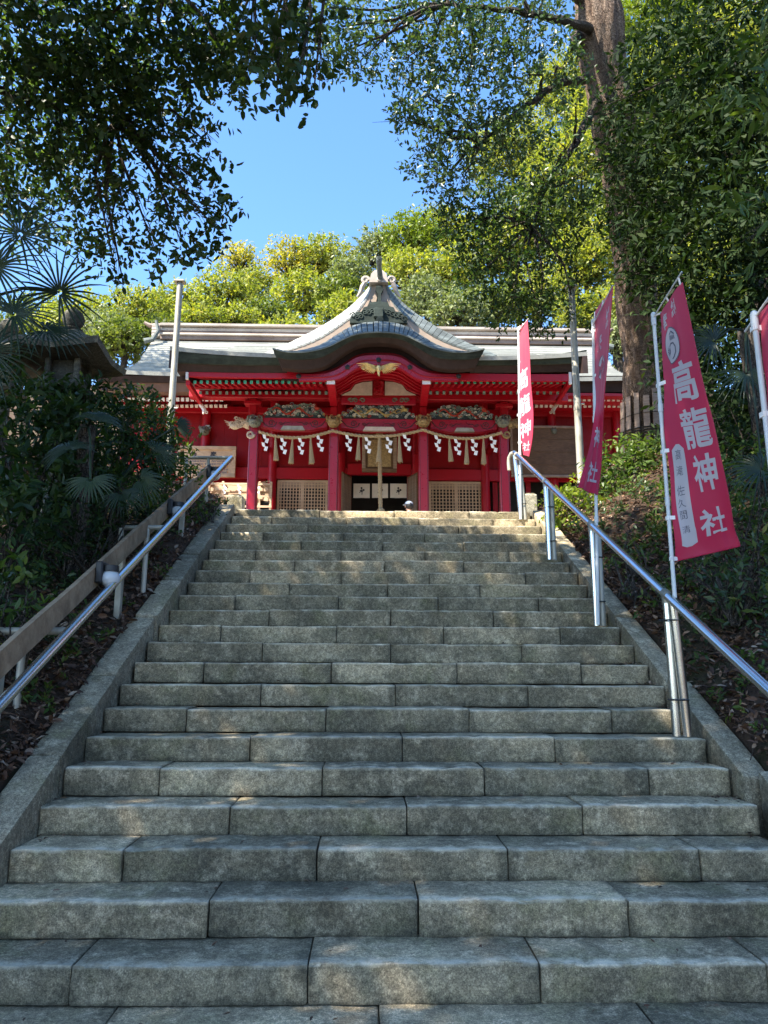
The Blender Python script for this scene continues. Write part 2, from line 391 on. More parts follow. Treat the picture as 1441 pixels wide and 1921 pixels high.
        return setup(bpy.data.objects.new(name, me), parent, org, **kw)

def share(src, name, parent, delta):
    """another piece alike: same mesh, moved by delta"""
    o = bpy.data.objects.new(name, src.data); setup(o, parent, WO[src.name] + Vector(delta)); return o

def leaf_mesh(name, P, D, N, L, W, tone, mat, parent=None, fold=0.25, quad=False, droop=.15, **kw):
    """P base points, D leaf directions, N leaf normals (unit arrays), L lengths, W widths"""
    n = len(P); S = np.cross(D, N); S /= np.linalg.norm(S, axis=1)[:, None] + 1e-9
    L = L[:, None]; W = W[:, None]
    if quad:
        V = np.stack([P, P + D * L * .45 + S * W * .5, P + D * L - N * L * droop, P + D * L * .45 - S * W * .5], 1); k = 4
        F = np.array([[0, 1, 2, 3]])
    else:
        mid = P + D * L * .5 - N * W * fold
        V = np.stack([P, P + D * L * .30 + S * W * .46, P + D * L * .68 + S * W * .40, P + D * L - N * L * droop,
                      P + D * L * .68 - S * W * .40, P + D * L * .30 - S * W * .46, mid], 1); k = 7
        F = np.array([[0, 1, 2, 6], [6, 2, 3, 4], [0, 6, 4, 5]])
    org = P.mean(0); V = (V - org).reshape(-1, 3)
    nf = len(F); fi = (np.arange(n)[:, None, None] * k + F[None]).reshape(-1)
    me = bpy.data.meshes.new(name); me.vertices.add(n * k); me.vertices.foreach_set('co', V.astype(np.float32).ravel())
    me.loops.add(n * nf * 4); me.loops.foreach_set('vertex_index', fi.astype(np.int32))
    me.polygons.add(n * nf); me.polygons.foreach_set('loop_start', (np.arange(n * nf) * 4).astype(np.int32))
    at_ = me.attributes.new('tone', 'FLOAT', 'POINT'); at_.data.foreach_set('value', np.repeat(tone, k).astype(np.float32))
    me.materials.append(mat); me.update(calc_edges=True)
    return setup(bpy.data.objects.new(name, me), parent, Vector(org), **kw)

def unit(a): return a / (np.linalg.norm(a, axis=1)[:, None] + 1e-9)
def sprigs(C, Rr, n, per=8, leaf=.09, asp=.42, tw=.22, out=.7, droop=.25, up=.6, shell=.0):
    """leaf arrays for n twigs spread through a blob at C radius Rr (scalar or xyz)"""
    C = np.array(C, float); Rr = np.array(Rr, float) * np.ones(3)
    d = unit(RNG.normal(size=(n, 3))); rad = (shell + (1 - shell) * RNG.random(n)) ** (1 / 2.4)
    p = C + d * rad[:, None] * Rr
    t = unit(d * out + RNG.normal(size=(n, 3)) * .7 + np.array([0, 0, -droop]))
    p = np.repeat(p, per, 0); t = np.repeat(t, per, 0); m = n * per
    s = np.tile(np.linspace(0, 1, per), n) + RNG.normal(size=m) * .05
    base = p + t * (s * tw)[:, None]
    sd = unit(np.cross(t, RNG.normal(size=(m, 3))))
    D = unit(t * .7 + sd * 1.0 + RNG.normal(size=(m, 3)) * .15)
    N = unit(RNG.normal(size=(m, 3)) * .55 + np.array([0, 0, up]) + np.repeat(d, per, 0) * .5)
    N = unit(N - D * (N * D).sum(1)[:, None])
    L = leaf * RNG.uniform(.5, 1.35, m); tone = np.clip(np.repeat(RNG.random(n), per) * .6 + RNG.random(m) * .5 - .05, 0, 1)
    return base, D, N, L, L * asp, tone
def cat_(l): return [np.concatenate(x) for x in zip(*l)]
# ------------------------------------------------------------------ ground
RH, RT, Y0, Z0 = 0.16, 0.31, 3.52, -1.234
ZP = Z0 + 21 * RH          # top of the stair, level of the court
def nose(y): return Z0 + (y - Y0) * RH / RT
def base(y): return min(max(nose(y), -1.72), ZP)
def _n(x, y, s, k=0.0):
    return (sin(x * s * 1.3 + y * s * .7 + k) + sin(-x * s * .8 + y * s * 1.7 + 2 * k + 1) + sin(x * s * 2.3 - y * s * 2.1 + k * 3)) / 3
def xr(y):
    if y < 10.4: return 2.22
    if y < 16.5: return 2.22 + (y - 10.4) * .52
    return 5.4 + (y - 16.5) * 2.6
def xl(y):
    if y < 10.2: return -2.24
    return -2.24 - (y - 10.2) * 1.15 if y < 14 else -6.6 - (y - 14) * 2.0
def hgt(x, y):
    b = base(y)
    if y > 29: b += min((y - 29) * .62, 24) + _n(x, y, .15) * .6
    if xl(y) < x < xr(y):
        return b - (.40 if y < 10.6 else .06)
    if x >= xr(y):
        r = x - xr(y); k = 1.0 + .55 * min(max(0, y - 10.2), 2.5)
        h = b + .05 + k * (.34 * (1 - math.exp(-r / .7)) + .30 * min(r, 30))
    else:
        r = xl(y) - x; h = b + .10 + .30 * (1 - math.exp(-r / .5)) + .12 * min(r, 6) + .03 * min(r, 60)
    return h + _n(x, y, 2.1) * .05 + _n(x, y, 6.3, 2) * .02

def grid_mesh(name, xs, ys, fn, mat, **kw):
    vs = [(x, y, fn(x, y)) for y in ys for x in xs]; nx = len(xs)
    fs = [(j * nx + i, j * nx + i + 1, (j + 1) * nx + i + 1, (j + 1) * nx + i) for j in range(len(ys) - 1) for i in range(nx - 1)]
    m = MB(); m.add(vs, fs); return m.build(name, mat, smooth='all', **kw)
def steps_(segs):
    o = [segs[0][0]]
    for a, b, n in segs: o += [a + (b - a) * (i + 1) / n for i in range(n)]
    return o
gx = steps_([(-420, -40, 8), (-40, -10, 15), (-10, -2.32, 48), (-2.32, -2.20, 2), (-2.20, 2.18, 2), (2.18, 2.30, 2), (2.30, 10, 50), (10, 40, 18), (40, 420, 8)])
gy = steps_([(-300, -10, 8), (-10, 0, 14), (0, 17, 100), (17, 30, 16), (30, 80, 26), (80, 500, 10)])
ground = grid_mesh('ground', gx, gy, hgt, M['soil'], kind='structure')

# court in front of the shrine: paving sheets of stone
court = thing('court', None, None, (0, 12, ZP), kind='structure')
m = MB(); m.box(-30, 22, 10.35, 42, ZP - .3, ZP - .012)
m.build('court_bed', M['plaza'], court)
yy = 10.36; k = 0
while yy < 17:
    xx = -2.2 - (k % 2) * .4
    while xx < 2.2:
        mm = MB(); mm.box(xx + .006, xx + .794, yy + .006, yy + .594, ZP - .06, ZP - .001 + random.uniform(-.003, .003), .012)
        mm.build('paving_stone', M['plaza'], court); xx += .8
    yy += .6; k += 1

# ------------------------------------------------------------------ stone stair
def rough_block(x0, x1, y0, y1, zt, zb, amp=.006, cx=8, cy=2, cz=2, r=.018, nosew=.012):
    """stone with worn, uneven edges: x0..x1 wide, tread depth y0..y1, zt top"""
    bm = bmesh.new(); bmesh.ops.create_cube(bm, size=1)
    L, Dp, H = x1 - x0, y1 - y0, zt - zb
    for v in bm.verts: v.co = Vector((v.co.x * L, v.co.y * Dp, v.co.z * H))
    bmesh.ops.bevel(bm, geom=list(bm.edges), offset=r, segments=2, affect='EDGES', profile=.6)
    for ax, n, S in ((0, cx, L), (2, cz, H), (1, cy, Dp)):
        for i in range(1, n):
            p = [0, 0, 0]; p[ax] = -S / 2 + S * i / n; nn = [0, 0, 0]; nn[ax] = 1
            bmesh.ops.bisect_plane(bm, geom=list(bm.verts) + list(bm.edges) + list(bm.faces), plane_co=p, plane_no=nn)
    sx, sy, sz = random.uniform(0, 50), random.uniform(0, 50), random.uniform(0, 9)
    for v in bm.verts:
        c = v.co
        q = _n(c.x + sx, c.z * 3 + sy, 9.0, sz) * amp + _n(c.x + sx, c.y + sz, 25, sy) * amp * .6 + random.uniform(-.3, .3) * amp
        up = 1 if c.z > 0 else 0
        c.z += q * .55 * up
        if c.y < 0: c.y += q * (1.0 if not up else 1.5)
        c.x += random.uniform(-.3, .3) * amp
        if up and c.y < -Dp * .35 and random.random() < .10: c.z -= random.uniform(.002, .014); c.y += random.uniform(.002, .013)   # chipped arris
    vs = [v.co + Vector(((x0 + x1) / 2, (y0 + y1) / 2, (zt + zb) / 2)) for v in bm.verts]
    bm.verts.index_update(); fs = [[v.index for v in f.verts] for f in bm.faces]; bm.free()
    return vs, fs

stair = thing('stone_stairs', None, None, (0, 3, -1.7), kind='structure')
JOINTS = {0: [135, 578, 1012, 1438], 1: [392, 785, 1178], 2: [232, 595, 953, 1313], 3: [432, 763, 1093], 4: [300, 605, 908, 1217],
          5: [470, 755, 1040], 6: [350, 612, 880, 1147], 7: [490, 742, 990], 8: [383, 622, 857, 1090], 9: [493, 733, 978],
          10: [415, 632, 832, 1050], 11: [505, 733, 925], 12: [442, 635, 822, 1010], 13: [543, 727, 900], 14: [470, 640, 805, 985],
          15: [553, 722, 870], 16: [480, 640, 797, 955], 17: [565, 718, 870], 18: [495, 645, 797, 940], 19: [578, 718, 860], 20: [510, 650, 785, 925], 21: [600, 740, 880]}
XL, XR = -2.03, 2.02
for n in range(-2, 22):
    y = Y0 + n * RT; z = Z0 + n * RH
    lo, hi = (XL, XR) if n > 1 else (-3.6, 3.6)
    if n in JOINTS:
        yp = 960.5 - FPX * math.tan(math.atan2(z, y) - PITCH)
        js = [at(px, yp, y).x for px in JOINTS[n]]
    else: js = [-2.4, -1.25, -.15, .95, 2.1] if n % 2 else [-2.9, -1.75, -.6, .45, 1.5, 2.6]
    js = [j for j in js if lo + .25 < j < hi - .25]
    if n <= 1: js = ([-2.6] if min(js) > -1.5 else []) + js + ([2.7] if max(js) < 1.9 else [])
    xs = [lo] + js + [hi]
    for a, b in zip(xs[:-1], xs[1:]):
        g = random.uniform(.001, .0035); dz = random.uniform(-.008, .006); dy = random.uniform(-.010, .007)
        vs, fs = rough_block(a + g, b - g, y + dy, y + RT + .05, z + dz, z - RH + .002, amp=.0062, cx=max(3, int((b - a) / .05)), r=.011)
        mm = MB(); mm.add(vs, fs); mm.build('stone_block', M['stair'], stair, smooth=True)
# body below the blocks
prof = [(2.6, -2.4)] 
for n in range(-2, 22):
    y = Y0 + n * RT; z = Z0 + n * RH
    prof += [(y + .08, z - RH - .045 if n > -2 else z - .2), (y + .08, z - .045)]
prof += [(10.6, ZP - .012), (10.6, -2.4)]
m = MB(); m.prism(prof, XL - .03, XR + .03, 'X'); m.build('stair_core', M['soil'], stair)
m = MB(); m.box(-3.6, 3.6, 2.95, 3.8, -2.4, Z0 - 2 * RH - .03); m.build('stair_foot', M['soil'], stair)
land = thing('landing', None, None, (0, 1, -1.72), kind='structure')
for j in range(6):
    for i in range(7):
        x = -3.9 + i * 1.1 + (j % 2) * .5; y0 = 2.88 - (j + 1) * .7
        vs, fs = rough_block(x + .006, x + 1.094, y0 + .006, y0 + .694, -1.714 + random.uniform(-.004, .004), -1.85, cx=4, cy=3)
        mm = MB(); mm.add(vs, fs); mm.build('paving_stone', M['stair'], land, smooth=True)

# side kerbs: long stones lying on the slope
def kerb(name, x0, x1, joints, ktop, outdrop=.35):
    t = thing(name, None, None, (x0, joints[0], nose(joints[0])), kind='structure')
    for a, b in zip(joints[:-1], joints[1:]):
        vs, fs = rough_block(x0, x1, a + .009, b - .009, 0, -outdrop, amp=.008, cx=3, cy=6, r=.02)
        j = random.uniform(-.01, .01); jz = random.uniform(-.008, .008)
        vs = [Vector((v[0] + j, v[1], v[2] + min(nose(v[1]), ZP + .0) + ktop + jz)) for v in vs]
        mm = MB(); mm.add(vs, fs); mm.build('kerb_stone', M['curb'], t, smooth=True)
    return t
kerb('left_kerb', -2.24, -2.04, [2.6, 3.7, 4.72, 5.62, 6.56, 7.35, 8.05, 9.0, 9.98], .10)
kerb('right_kerb', 2.03, 2.20, [4.62, 5.7, 6.75, 7.8, 8.85, 9.98], .045)
kerb('right_kerb', 2.10, 2.36, [2.6, 3.6, 4.60], .10)

# carved end posts at the head of the stair
def stone_post(px0, px1, ptop, pbot, D, label, h=.42):
    a = at(px0, ptop, D); b = at(px1, ptop, D); zb = ZP - .02
    t = thing('stone_post', label, 'stone post', ((a.x + b.x) / 2, D + .12, zb), 'square stone posts at the head of the stair')
    m = MB(); m.box(a.x, b.x, D, D + .22, zb, a.z - .015, .012); m.build('shaft', M['post_stone'], t)
    m = MB(); m.prism([(a.x + .012, a.z - .015), (b.x - .012, a.z - .015), ((a.x + b.x) / 2 + .05, a.z + .004), ((a.x + b.x) / 2 - .05, a.z + .004)], D + .01, D + .21)
    m.build('cap', M['post_stone'], t); return t
stone_post(427, 456, 927, 975, 10.25, 'square mossy stone post at the head of the left kerb')
stone_post(982, 1008, 925, 965, 10.25, 'pale granite post beside the rail at the right head of the stair')

# fallen leaves and moss, twigs
def litter(n, reg, lmin=.035, lmax=.085, name='fallen_leaves', mat='litter'):
    P = []; tries = 0
    while len(P) < n and tries < n * 6:
        tries += 1; s, x0, x1, y0, y1 = random.choice(reg)
        y = random.uniform(y0, y1); x = (xl(y) - random.random() ** 1.5 * x1) if s < 0 else (xr(y) + random.random() ** 1.5 * x1)
        if x0: x += x0 * s
        if _n(x, y, 1.7, 3) > random.uniform(-.9, .9) + .25: continue
        P.append((x, y, hgt(x, y) + random.uniform(.004, .045)))
    P = np.array(P); k = len(P)
    N = unit(RNG.normal(size=(k, 3)) * .5 + np.array([0, -.2, 1])); D = unit(np.cross(N, RNG.normal(size=(k, 3))))
    L = RNG.uniform(lmin, lmax, k)
    return leaf_mesh(name, P, D, N, L, L * RNG.uniform(.3, .6, k), RNG.random(k) ** 1.4, M[mat], None, fold=.35, kind='stuff')
litter(30000, [(-1, 0, 3.2, 2.6, 10.4), (1, 0, 3.8, 2.4, 12.5), (1, 0, 3.8, 2.4, 12.5)])
litter(5200, [(-1, 0, 2.2, 2.6, 6), (1, 0, 2.4, 2.4, 7)], .02, .05, 'leaf_fragments')
# leaves swept into the corners of the steps
P = []
for i in range(420):
    n = random.randint(-1, 20); y = Y0 + n * RT + random.uniform(.12, .30); s = random.choice((-1, 1, 1))
    e = XR if s > 0 else XL
    if n <= 1: e = 2.9 * s if random.random() < .5 else random.uniform(-2, 2)
    x = e - s * abs(random.gauss(0, .09)) - s * .02
    if random.random() < .10: x = random.uniform(-1.9, 1.9)
    P.append((x, y, Z0 + n * RH + random.uniform(.006, .02)))
P = np.array(P); k = len(P); N = unit(RNG.normal(size=(k, 3)) * .25 + np.array([0, 0, 1])); D = unit(np.cross(N, RNG.normal(size=(k, 3)))); L = RNG.uniform(.015, .045, k)
leaf_mesh('leaves_on_steps', P, D, N, L, L * .45, RNG.random(k), M['litter'], None, fold=.3, kind='stuff')
# twigs
m = MB()
for i in range(420):
    s = random.choice((-1, 1)); y = random.uniform(2.8, 10.5); x = (xl(y) - random.random() * 2.4) if s < 0 else xr(y) + random.random() * 2.8
    p = Vector((x, y, hgt(x, y) + .02)); a = random.uniform(0, 2 * pi); L = random.uniform(.08, .5)
    d = Vector((cos(a), sin(a), 0)); q = p + d * L; q.z = hgt(q.x, q.y) + random.uniform(.01, .10)
    mid = (p + q) / 2 + Vector((random.uniform(-.03, .03), random.uniform(-.03, .03), random.uniform(0, .04)))
    m.tube([p, mid, q], [.004, .003, .0015], 4)
m.build('twigs', M['bark_dark'], kind='stuff')
# low green growth
def tufts(name, n, reg, mat, leaf=.05, h=.10, per=9):
    B = []
    for i in range(n):
        s, d0, d1, y0, y1 = random.choice(reg); y = random.uniform(y0, y1)
        r = random.uniform(d0, d1); x = xl(y) - r if s < 0 else xr(y) + r
        if _n(x, y, 1.5, 7) < random.uniform(-.6, .6): continue
        B.append(sprigs((x, y, hgt(x, y) + h * .3), (h * 1.2, h * 1.2, h * .6), 3, per, leaf, .38, h, out=.6, droop=-.6))
    P, D, N, L, W, T = cat_(B); return leaf_mesh(name, P, D, N, L, W, T, M[mat], None, kind='stuff')
tufts('ground_cover', 1900, [(-1, .0, 2.4, 2.8, 10), (1, .0, 3.4, 2.6, 11.5), (1, .0, 3.0, 3, 8)], 'leaf_shrub', .045, .07)
tufts('ground_ivy', 1500, [(1, .1, 3.4, 3.2, 12), (1, .5, 3.4, 4, 9), (-1, .3, 2.0, 3, 9)], 'leaf_mid', .06, .12)
# dead grass needles
k = 9000; P = []
for i in range(k):
    s = random.choice((-1, 1)); y = random.uniform(2.7, 9); x = (xl(y) - random.random() ** 1.6 * 1.8) if s < 0 else (xr(y) + random.random() ** 1.6 * 1.8)
    P.append((x, y, hgt(x, y) + random.uniform(.0, .05)))
P = np.array(P); N = unit(RNG.normal(size=(k, 3)) * .4 + np.array([0, 0, 1])); D = unit(np.cross(N, RNG.normal(size=(k, 3))) + np.array([0, 0, .25])); L = RNG.uniform(.05, .13, k)
leaf_mesh('dry_grass', P, D, N, L, np.full(k, .004), RNG.random(k) * .8 + .1, M['litter'], None, quad=True, kind='stuff')
# ------------------------------------------------------------------ shrine hall
CXP = 710.4
def sy(pts, D, side):   # offsets from the shrine axis (photo pixels) -> points at distance D
    return [at(CXP + side * a, b, D) for a, b in pts]
def dens(pts, n=4):     # Catmull-Rom densify
    out = []; p = [pts[0]] + list(pts) + [pts[-1]]
    for i in range(1, len(p) - 2):
        for k in range(n):
            t = k / n; q = []
            for c in range(2):
                a, b, d, e = p[i - 1][c], p[i][c], p[i + 1][c], p[i + 2][c]
                q.append(.5 * (2 * b + (d - a) * t + (2 * a - 5 * b + 4 * d - e) * t * t + (3 * b - a - 3 * d + e) * t ** 3))
            out.append(tuple(q))
    return out + [tuple(pts[-1])]
def both(pts, D):       # full symmetric curve left to right
    a = sy(pts[::-1], D, -1); b = sy(pts[1:] if pts[0][0] == 0 else pts, D, 1); return a + b

CX = at(CXP, 700, 18.5).x
S = thing('shrine_hall', 'red timber shrine hall with curved copper roofs at the head of the stair', 'shrine', (CX, 22, ZP))

# podium, floor, body
m = MB(); m.box(CX - 6.8, CX + 6.8, 20.4, 27, ZP, ZP + .9, .02); m.box(CX - 3.6, CX + 3.6, 18.0, 20.4, ZP, ZP + .25, .02)
m.build('podium', M['plaza'], S)
for k in range(5):
    m = MB(); m.box(CX - 1.7, CX + 1.7, 19.0 + k * .28, 19.0 + (k + 1) * .28 + .02, ZP + .2, ZP + .4 + k * .17, .01); m.build('timber_step', M['wood_grey'], S)
m = MB(); m.box(CX - 6.7, CX + 6.7, 20.5, 26, ZP + .9, ZP + 1.08); m.build('floor', M['wood_grey'], S)
DW = 21.2
def X(px, D, row=880): return at(px, row, D).x
def Z(row, D, px=CXP): return at(px, row, D).z
WX0, WX1 = CX - 7.3, CX + 7.3
zf = ZP + 1.08; zt = Z(735, DW)
dx0, dx1 = X(659, DW, 930), X(764, DW, 930); dzt = Z(894, DW)
lz = Z(900, DW)
lat = [(X(522, DW), X(616, DW)), (X(804, DW), X(905, DW))]
m = MB()
m.box(WX0, WX1, DW, DW + .12, Z(882, DW), zt)                       # wall above the openings
m.box(WX0, X(499, DW), DW, DW + .12, zf, Z(882, DW) - .003)
m.box(WX0, WX0 + .12, DW + .12, 26, zf, zt); m.box(WX1 - .12, WX1, DW + .12, 26, zf, zt); m.box(WX0, WX1, 26, 26.12, zf, zt)
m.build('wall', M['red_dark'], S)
m = MB(); m.box(X(918, DW), WX1, DW + .3, DW + .4, zf, Z(882, DW)); m.build('dark_bay', M['dark'], S)  # near-black sheet paints in the shade of the right-hand openings
for px in (928, 990, 1040, 1100): x = X(px, DW); m = MB(); m.box(x - .07, x + .07, DW, DW + .12, zf, Z(900, DW)); m.build('wall_stud', M['red_dark'], S)
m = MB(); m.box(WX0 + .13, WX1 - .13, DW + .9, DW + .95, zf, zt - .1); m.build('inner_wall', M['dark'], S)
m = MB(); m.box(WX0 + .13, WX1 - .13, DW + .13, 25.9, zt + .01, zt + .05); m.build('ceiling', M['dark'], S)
# horizontal rails of the front wall
def rail(r0, r1, x0, x1, D, mat='red', name='tie_rail', th=.10):
    m = MB(); m.box(x0, x1, D - th, D - .003, Z(r1, D), Z(r0, D), .012); return m.build(name, M[mat], S)
rail(881, 902, WX0 - .05, dx0 - .12, DW - .0, th=.14); rail(881, 902, dx1 + .12, WX1 + .05, DW, th=.14)
rail(872, 893, dx0 - .115, dx1 + .115, DW, th=.13, name='door_lintel')
rail(768, 780, WX0 - .05, WX1 + .05, DW, th=.12, name='head_rail')
rail(739, 752, WX0 - .05, WX1 + .05, DW, th=.16, name='head_rail')
# board joints of the wall: thin battens
for px in list(range(225, 510, 24)) + list(range(925, 1200, 24)):
    x = X(px, DW); m = MB(); m.box(x - .012, x + .012, DW - .012, DW - .002, Z(881, DW) + .01, Z(780, DW)); m.build('batten', M['red_dark'], S)
# round posts in the wall
for px in (384, 512, 640, 781, 909, 1037, 265, 1160):
    x = X(px, DW); m = MB(); zz = Z(753, DW)
    m.lathe((x, DW - .10, zf), [(.135, 0), (.13, (zz - zf) * .5), (.125, zz - zf)], 18); m.build('round_post', M['red'], S, smooth=True)
def lion(c, s, mats, name, par, face=Vector((0, -1, 0)), trunk=False):
    """carved nosing: head, muzzle, brows, curls, ears"""
    sd = Vector((-face.y, face.x, 0)); up = Vector((0, 0, 1)); c = Vector(c)
    P = lambda f, r, u: c + face * f * s + sd * r * s + up * u * s
    m = MB(); m.ball(P(0, 0, 0), .5 * s, 12, 9, (1, 1, .95), .04); m.ball(P(.42, 0, -.12), .30 * s, 10, 7, (1, 1, .75), .05)
    m.ball(P(.45, 0, -.36), .24 * s, 8, 6, (1, 1, .5)); 
    for r in (-1, 1):
        m.ball(P(.40, .2 * r, .22), .14 * s, 7, 5, (1, 1.2, .7)); m.ball(P(.05, .5 * r, .30), .15 * s, 6, 5, (.7, .7, 1.3))
    o = m.build(name, mats[0], par, smooth=True)
    m = MB()
    for k in range(16):
        a = random.uniform(0, 2 * pi); e = random.uniform(-.2, 1.3); r0 = .5
        q = P(-.12 + .1 * cos(a), r0 * cos(a) * cos(e * .6), .15 + r0 * .7 * sin(e) - .25 * (k % 3 == 0))
        pts = []
        for j in range(9):
            t = j / 8; th = t * 2 * pi * 1.1; rr = .13 * (1 - t * .75)
            pts.append(q + (sd * cos(th) * rr + up * sin(th) * rr + face * (.03 + .05 * t)) * s)
        m.tube(pts, [.035 * s * (1 - .5 * j / 8) for j in range(9)], 5)
    m.build('curl', mats[1], o, smooth=True, kind='stuff')
    m = MB()
    for r in (-1, 1): m.ball(P(.53, .15 * r, .13), .06 * s, 6, 5)
    m.build('eye', M['black'], o, smooth=True)
    return o
for px in (384, 1037):
    lion(at(px, 808, DW - .28), .30, (M['bronze_head'], M['pale']), 'carved_nosing', S)

# lattice doors
def lattice(x0, x1, r0, r1, D, nx, nz):
    z0, z1 = Z(r1, D) - .25, Z(r0, D)
    t = S
    m = MB(); w = .07
    m.box(x0, x0 + w, D - .05, D, z0, z1); m.box(x1 - w, x1, D - .05, D, z0, z1); m.box(x0 + w, x1 - w, D - .05, D, z1 - w, z1)
    m.box(x0 + w, x1 - w, D - .05, D, z0, z0 + w)
    zm = z0 + (z1 - z0) * .80
    f = m.build('lattice_door', M['wood_pale'], S)
    m = MB(); m.box(x0 + w, x1 - w, D - .03, D - .02, zm, z1 - w); m.build('head_panel', M['wood_slat'], f)
    for i in range(nx):
        x = x0 + w + (x1 - x0 - 2 * w) * (i + .5) / nx
        m = MB(); m.box(x - .016, x + .016, D - .045, D - .012, z0 + w, z1 - w); m.build('bar', M['wood_pale'], f)
    for i in range(nz):
        z = z0 + w + (z1 - z0 - 2 * w) * (i + .5) / nz
        m = MB(); m.box(x0 + w, x1 - w, D - .055, D - .046, z - .012, z + .012); m.build('bar', M['wood_pale'], f)
    xm = (x0 + x1) / 2; m = MB(); m.box(xm - .05, xm + .05, D - .07, D - .056, z0 + w, z1 - w); m.build('stile', M['wood_pale'], f)
for a, b in lat: lattice(a, b, 903, 964, DW - .02, 15, 11)
# open doors of the centre bay
for s, xh in ((-1, dx0), (1, dx1)):
    ang = R(68) * s; hinge = Vector((xh + .02 * s, DW - .12, 0)); z0, z1 = zf, Z(897, DW)
    dr = Vector((cos(ang) * s if s > 0 else -cos(ang), -abs(sin(ang)), 0)); W = .62
    m = MB(); m.bar(hinge + Vector((0, 0, (z0 + z1) / 2)), hinge + dr * W + Vector((0, 0, (z0 + z1) / 2)), .035, z1 - z0)
    leaf = m.build('open_door', M['wood_dark'], S)
    nrm = Vector((-dr.y, dr.x, 0)) * (.024)
    if nrm.x * s > 0: nrm = -nrm
    for k in range(6):
        p = hinge + dr * (W * (k + .5) / 6) + nrm
        m = MB(); m.bar(p + Vector((0, 0, z0 + .05)), p + Vector((0, 0, z1 - .05)), .018, .05, up=tuple(dr)); m.build('slat', M['wood_slat'], leaf)
m = MB()
m.box(dx0 - .08, dx0, DW - .10, DW + .1, zf, dzt - .002, .01); m.box(dx1, dx1 + .08, DW - .10, DW + .1, zf, dzt - .002, .01)
m.build('door_jamb', M['red'], S)

# ---- porch columns
DC = 18.5; COLX = [475.0, 626.0, 794.6, 945.5]
for i, px in enumerate(COLX):
    x = X(px, DC, 880); m = MB(); m.box(x - .125, x + .125, DC - .125, DC + .125, ZP + .36, Z(786, DC), .035)
    o_ = m.build('column', M['red_col'], S)
    for q in (-1, 1): m = MB(); m.box(x + q * .098 - .006, x + q * .098 + .006, DC - .1275, DC - .1255, ZP + .4, Z(800, DC)); m.build('edge_line', M['black'], o_)
    m = MB(); m.box(x - .2, x + .2, DC - .2, DC + .2, ZP + .24, ZP + .36, .02); m.build('column_foot', M['plaza'], S)
    mats = (M['old_gold'], M['gold']) if i in (1, 2) else (M['bronze_head'], M['teal'] if i == 0 else M['bronze_head'])
    lion(at(px + (0 if i in (1, 2) else (3 if i == 0 else -2)), 791, DC - .22), .34, mats, 'carved_nosing', S)
# side elephant/dragon nosings at the outer columns
for s, px in ((-1, 470), (1, 951)):
    m = MB(); A = at(px, 797, DC)
    pts = [A + Vector((s * t * .52, -.02, .03 * sin(t * 6) - .02 * t)) for t in [i / 10 for i in range(11)]]
    m.tube(pts, [.13 - .07 * t / 10 + .02 * sin(t) for t in range(11)], 9)
    for k in range(13):
        q = A + Vector((s * random.uniform(0.02, .48), random.uniform(-.13, -.05), random.uniform(-.10, .13))); pp = []
        for j in range(9):
            th = j / 8 * 2 * pi * 1.2; rr = .055 * (1 - j / 12); pp.append(q + Vector((cos(th) * rr * s, -.02, sin(th) * rr)))
        m.tube(pp, .016, 5)
    for k in range(5): m.tube([A + Vector((s * .42, 0, .02)), A + Vector((s * (.56 + .03 * k), random.uniform(-.05, .05), -.09 + .05 * k))], [.03, .006], 5)
    m.ball(A + Vector((s * .50, -.02, .02)), .06, 8, 6)
    o = m.build('side_nosing', M['ivory'] if s < 0 else M['old_gold'], S, smooth=True)
    m = MB(); c = at(px + s * 0 , 815, DC - .16); pp = []
    for j in range(20): th = j / 19 * 2 * pi * 1.35; rr = .10 - .06 * j / 19; pp.append(c + Vector((cos(th) * rr * -s, 0, -sin(th) * rr)))
    m.tube(pp, [.035 - .015 * j / 19 for j in range(20)], 7); m.build('rope_coil', M['ivory'] if s < 0 else M['old_gold'], o, smooth=True)

